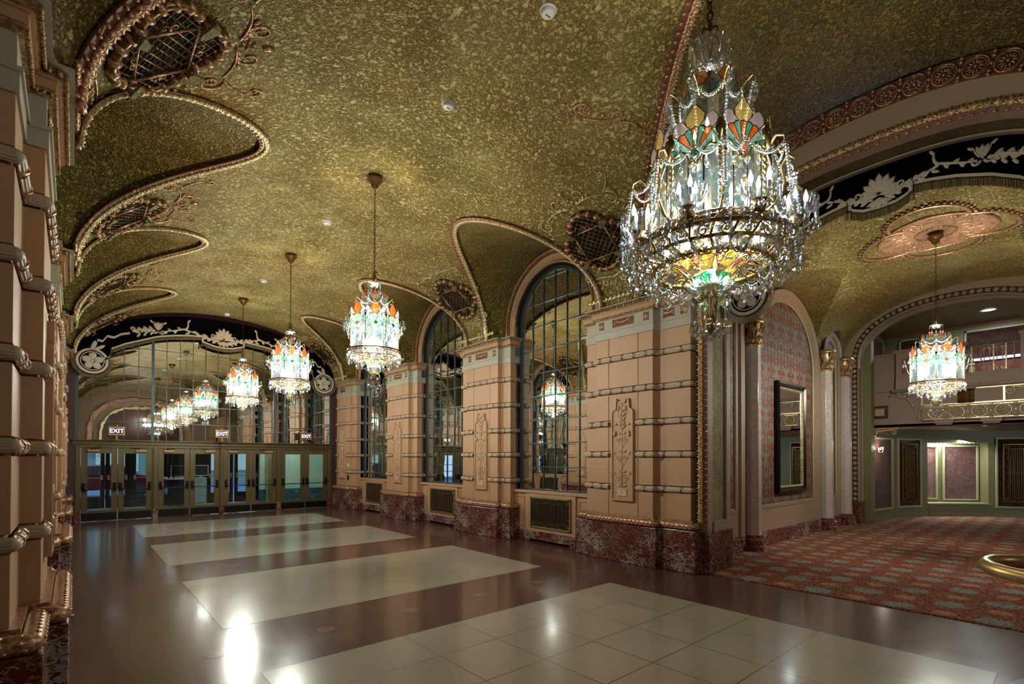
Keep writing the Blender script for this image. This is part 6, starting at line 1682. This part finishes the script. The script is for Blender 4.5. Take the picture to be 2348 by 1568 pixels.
# gallery
XG=21.0
mb=MB(); mb.box(XG,XG+.2,-6,4.9,2.7,6.4,0); mb.box(XB,XG,4.55,4.7,2.7,6.4,0); mb.box(17.9,XG+.1,-6,4.9,5.98,6.1,1); structure(mb.build('wall_gallery',[M['green'],M['plaster_fine']]),'sage green gallery walls above the balcony')
mb=MB(); mb.box(XG-.06,XG,-6,4.6,5.88,5.98,0); mb.box(XB,XG,4.50,4.56,5.88,5.98,0); structure(mb.build('trim_4',M['rose_rim']),'rose cornice of the gallery')
for a_,b_,lab in ((3.62,4.10,'small plum panel on the gallery back wall'),(.2,2.45,'wide plum panel on the gallery back wall, right of the lobby chandelier')):
    root=empty('gallery_panel',(XG,0,0)); mb=MB(); mb.box(-.02,0,a_,b_,4.75,5.72); mb.build('textured_panel',M['plum_plaster'],root); mb=MB()
    for q in ((a_-.05,b_+.05,5.72,5.77),(a_-.05,b_+.05,4.70,4.75),(a_-.05,a_,4.7,5.77),(b_,b_+.05,4.7,5.77)): mb.box(-.05,0,*q)
    mb.build('moulded_frame',M['green_light'],root); tag(root,lab,'wall panel','plum panels in the gallery')
root=empty('gallery_panel',(0,4.55,0)); mb=MB(); mb.box(17.3,18.6,-.02,0,4.4,5.7); mb.box(18.8,20.6,-.02,0,4.4,5.7); mb.build('textured_panel',M['plum_plaster'],root); mb=MB(); mb.box(18.66,18.74,-.05,0,4.3,5.8); mb.build('moulded_frame',M['green_light'],root); tag(root,'plum panels on the gallery side wall, left of the lobby chandelier','wall panel','plum panels in the gallery')
mb=MB(); mb.box(XG-.6,XG-.5,-2,2.2,2.7,4.72,0); mb.box(XG-.64,XG-.46,-2,2.22,4.72,4.80,1); o=mb.build('wood_partition',[M['brownwall'],M['screen_frame']]); tag(o,'low red brown wood partition with a pale ledge behind the balcony railing','partition')
root=empty('recessed_downlight',(19.29,1.79,5.975)); mb=MB(); mb.lathe([(.16,.0),(.20,-.005),(.20,-.015),(.155,-.02)],28); mb.build('trim_ring',M['white'],root); mb=MB(); mb.lathe([(0,-.004),(.155,-.006)],28); mb.build('lit_lens',emit('downlight_lens','cfe6ff',2.5),root); tag(root,'round recessed downlight in the gallery ceiling','downlight')
# small recessed light under balcony
root=empty('recessed_downlight',(17.9,1.75,2.655)); mb=MB(); mb.lathe([(.05,0),(.07,-.01)],16); mb.build('trim_ring',M['white'],root); mb=MB(); mb.lathe([(0,-.003),(.05,-.004)],16); mb.build('lit_lens',bpy.data.materials['downlight_lens'],root); tag(root,'tiny recessed light in the soffit under the balcony','downlight')
# sconce
root=empty('wall_sconce',cw(88,2.02,.04)); root.rotation_euler=(0,0,radians(88)); mb=MB(); mb.ell((0,0,0),(.02,.05,.10),0,None,8,6)
for yy in (-.09,.09): mb.tube([(0,0,-.02),(-.06,yy*.6,-.06),(-.09,yy,-.02),(-.09,yy,.02)],.008,5)
mb.build('bracket_arms',M['brass'],root)
for yy in (-.09,.09):
    mb=MB(); mb.lathe([(.01,.02),(.035,.03),(.045,.10)],12,(-.09,yy,0)); mb.build('glass_shade',M['crystal'],root); inst(ME_B,'candle_bulb',root,(-.09,yy,.05),0,0,.9); inst(ME_T,'teardrop_crystal',root,(-.09,yy,-.03),0,0,.9)
tag(root,'small twin arm crystal wall sconce on the curved wall beside the far arch','sconce')

# ------------------------------------------------------------------ brass handrail
root=empty('brass_handrail',(3.1,.1,0)); L0=V(root.location); pts=[]
A=V((2.92,.17,1.315));B=V((3.30,.215,1.325)); tip=V((3.075,.30,1.325))
for k in range(8): pts.append(V((2.72+.012*k,-1.0+.12*k*1.0,1.30)).lerp(V((2.86,.08,1.315)),k/7))
pts+= [V((2.90,.15,1.317)),V((2.955,.225,1.32)),V((3.015,.275,1.322)),V((3.075,.297,1.325)),V((3.14,.300,1.327)),V((3.20,.283,1.328)),V((3.255,.24,1.328)),V((3.285,.18,1.327))]
for k in range(6): pts.append(V((3.30+.012*k,.12-.2*k,1.322)))
mb=MB(); mb.T=lambda p:V(p)-L0; mb.tube(pts,.030,14,0); mb.build('looped_rail',M['brass'],root)
mb=MB(); mb.T=lambda p:V(p)-L0; mb.lathe([(.06,0),(.06,.02),(.025,.03),(.022,1.29)],14,(2.80,-.55,0)); mb.lathe([(.06,0),(.06,.02),(.025,.03),(.022,1.29)],14,(3.33,-.55,0)); mb.build('rail_post',M['brass'],root)
tag(root,'polished brass handrail loop entering at the right edge','handrail')

# ------------------------------------------------------------------ behind the camera (seen in the mirrors)
mb=MB(); mb.box(-1.7,9.2,Y0-.2,Y0,0,6.6); structure(mb.build('wall_back',M['stone_mauve']),'mauve wall at the near end of the hall')
mb=MB(); mb.box(-1.35,-1.2,Y0,4.3,0,6.6); structure(mb.build('wall_left_recess',M['stone_mauve']),'mauve wall of the left recess')
mb=MB(); mb.box(7.5,7.7,Y0,-.32,0,6.6); mb.box(-.7,-.5,Y0,-1.9,0,6.6); structure(mb.build('wall_near_sides',M['stone']),'pink stone side walls near the camera')
mb=MB(); mb.box(22.4,22.6,-7,5,0,6.6); mb.box(8.1,22.6,-7.2,-7,0,6.6); structure(mb.build('wall_lobby_rear',M['taupe']),'rear walls closing the lobby')
mb=MB(); mb.box(-2,23,Y0-1,18.3,6.55,6.65); structure(mb.build('roof',M['taupe']),'roof slab above the vaults')
# arch with rosette band on the near end wall
root=empty('end_arch',(XC,Y0,0)); mb=MB()
R_=lambda a_,b_,y: [V((u,y,w)) for u,w in arch(a_,b_,3.2,0,2.4,40)]
mb.loft([R_(2.9,2.6,.01),R_(2.9,2.6,.08),R_(2.65,2.35,.08)],0); mb.build('gilt_arch_band',M['gold_rose'],root)
mb=MB(); mb.loft([R_(2.3,2.0,.03),R_(2.3,2.0,.10),R_(2.15,1.85,.10)],0); mb.build('inner_gilt_band',M['gold_pale'],root)
mb=MB(); P=arch(2.15,1.85,3.2,0,2.4,40); mb.add([(u,.02,w) for u,w in P],[tuple(range(len(P)))],0); mb.build('dark_opening',M['brownwall'],root)
tag(root,'gilded arch on the near end wall, seen only in the mirrors','arch')

# ------------------------------------------------------------------ lights
def plight(name,loc,power,r,col=(1,.93,.82)):
    l=bpy.data.lights.new(name,'POINT'); l.energy=power; l.shadow_soft_size=r; l.color=col
    o=bpy.data.objects.new(name,l); COL.objects.link(o); o.location=loc; o['kind']='helper' if False else 'structure'; return o
def aim(name,loc,tgt,power,sx,sy,col=(1,1,1),spread=pi):
    l=bpy.data.lights.new(name,'AREA'); l.shape='RECTANGLE'; l.size=sx; l.size_y=sy; l.energy=power; l.color=col; l.spread=spread
    o=bpy.data.objects.new(name,l); COL.objects.link(o); o.location=loc; o.rotation_euler=(V(tgt)-V(loc)).to_track_quat('-Z','Y').to_euler(); return o
W_=(1,.95,.86)
for n_,(x,y) in enumerate(((3.55,7.36),(3.55,11.42),(3.55,15.49),(12.06,1.83))):
    z=3.72 if x<5 else 3.47
    a_=.6+n_; plight('chandelier_light',(x+.09*cos(a_),y+.09*sin(a_),z),LP*.46,.09,W_); plight('chandelier_light',(x-.09*cos(a_),y-.09*sin(a_),z+.03),LP*.46,.09,W_); plight('chandelier_dish_light',(x,y,z-.58),LP*.13,.035,W_)
plight('large_chandelier_light',(3.75,1.93,3.60),LP*.21,.09,W_); plight('large_chandelier_light',(3.35,1.73,3.62),LP*.21,.09,W_); plight('large_chandelier_lower_light',(3.55,1.83,3.06),LP*.14,.04,W_)
plight('sconce_light',tuple(cw(88,2.1,.14)),9,.03,(1,.86,.66))
aim('niche_light',cw(48,2.42,-.22),cw(50,1.0,-.40),38,.12,1.4,(.9,1,.98)); aim('niche_light_side',cw(56,2.40,-.1),cw(52,1.2,-.4),30,.1,.1,(.95,1,1))
aim('gallery_downlight',(19.29,1.79,5.95),(19.29,1.79,0),90,.28,.28,(.9,.97,1))
aim('lobby_rear_area_light',(19.0,-4.5,2.4),(19.5,2,0.0),60,1.5,1.2,(.8,.98,1))  # unseen cool area lamp at the lobby's rear
aim('vestibule_light',(3.5,20.2,2.95),(3.5,20.2,0),60,6,1.5,(.85,.97,1)); aim('vestibule_light_right',(6.3,19.6,2.95),(6.4,20.9,.5),45,1.6,.4,(.9,1,.98))
plight('rear_hall_light',(3.55,-4.4,4.2),70,.06,(1,.93,.84))
w=bpy.data.worlds.new('sky'); SC.world=w; w.use_nodes=True; bg=w.node_tree.nodes['Background']; bg.inputs[0].default_value=(.42,.62,1,1); bg.inputs[1].default_value=1.7
# ------------------------------------------------------------------ camera
cam=bpy.data.cameras.new('camera'); cam.sensor_width=36; cam.lens=1152/2348*36; cam.shift_y=(1037.4-784)/2348; cam.clip_start=.02; cam.clip_end=200
a,p,r=radians(41.15),radians(.569),radians(.13)
F0=V((sin(a),cos(a),0)); R0=V((cos(a),-sin(a),0)); U0=V((0,0,1))
Fw=F0*cos(p)+U0*sin(p); U=-F0*sin(p)+U0*cos(p); Rr=R0*cos(r)+U*sin(r); U2=-R0*sin(r)+U*cos(r)
co=bpy.data.objects.new('camera',cam); COL.objects.link(co); m=Matrix((Rr,U2,-Fw)).transposed().to_4x4(); m.translation=V((0,0,1.8)); co.matrix_world=m; SC.camera=co
vs=SC.view_settings; SC.display_settings.display_device='sRGB'; vs.view_transform='Standard'; vs.look='None'; vs.exposure=EXPO; vs.gamma=1; vs.use_curve_mapping=False
cy=SC.cycles; cy.max_bounces=6; cy.diffuse_bounces=2; cy.glossy_bounces=3; cy.transmission_bounces=2; cy.transparent_max_bounces=8; cy.caustics_reflective=False; cy.caustics_refractive=False; cy.sample_clamp_indirect=20; cy.sample_clamp_direct=0; cy.use_denoising=True; cy.denoiser='OPENIMAGEDENOISE'; cy.use_light_tree=False; cy.use_adaptive_sampling=True; cy.adaptive_threshold=.04; cy.adaptive_min_samples=16
SC.render.use_persistent_data=False
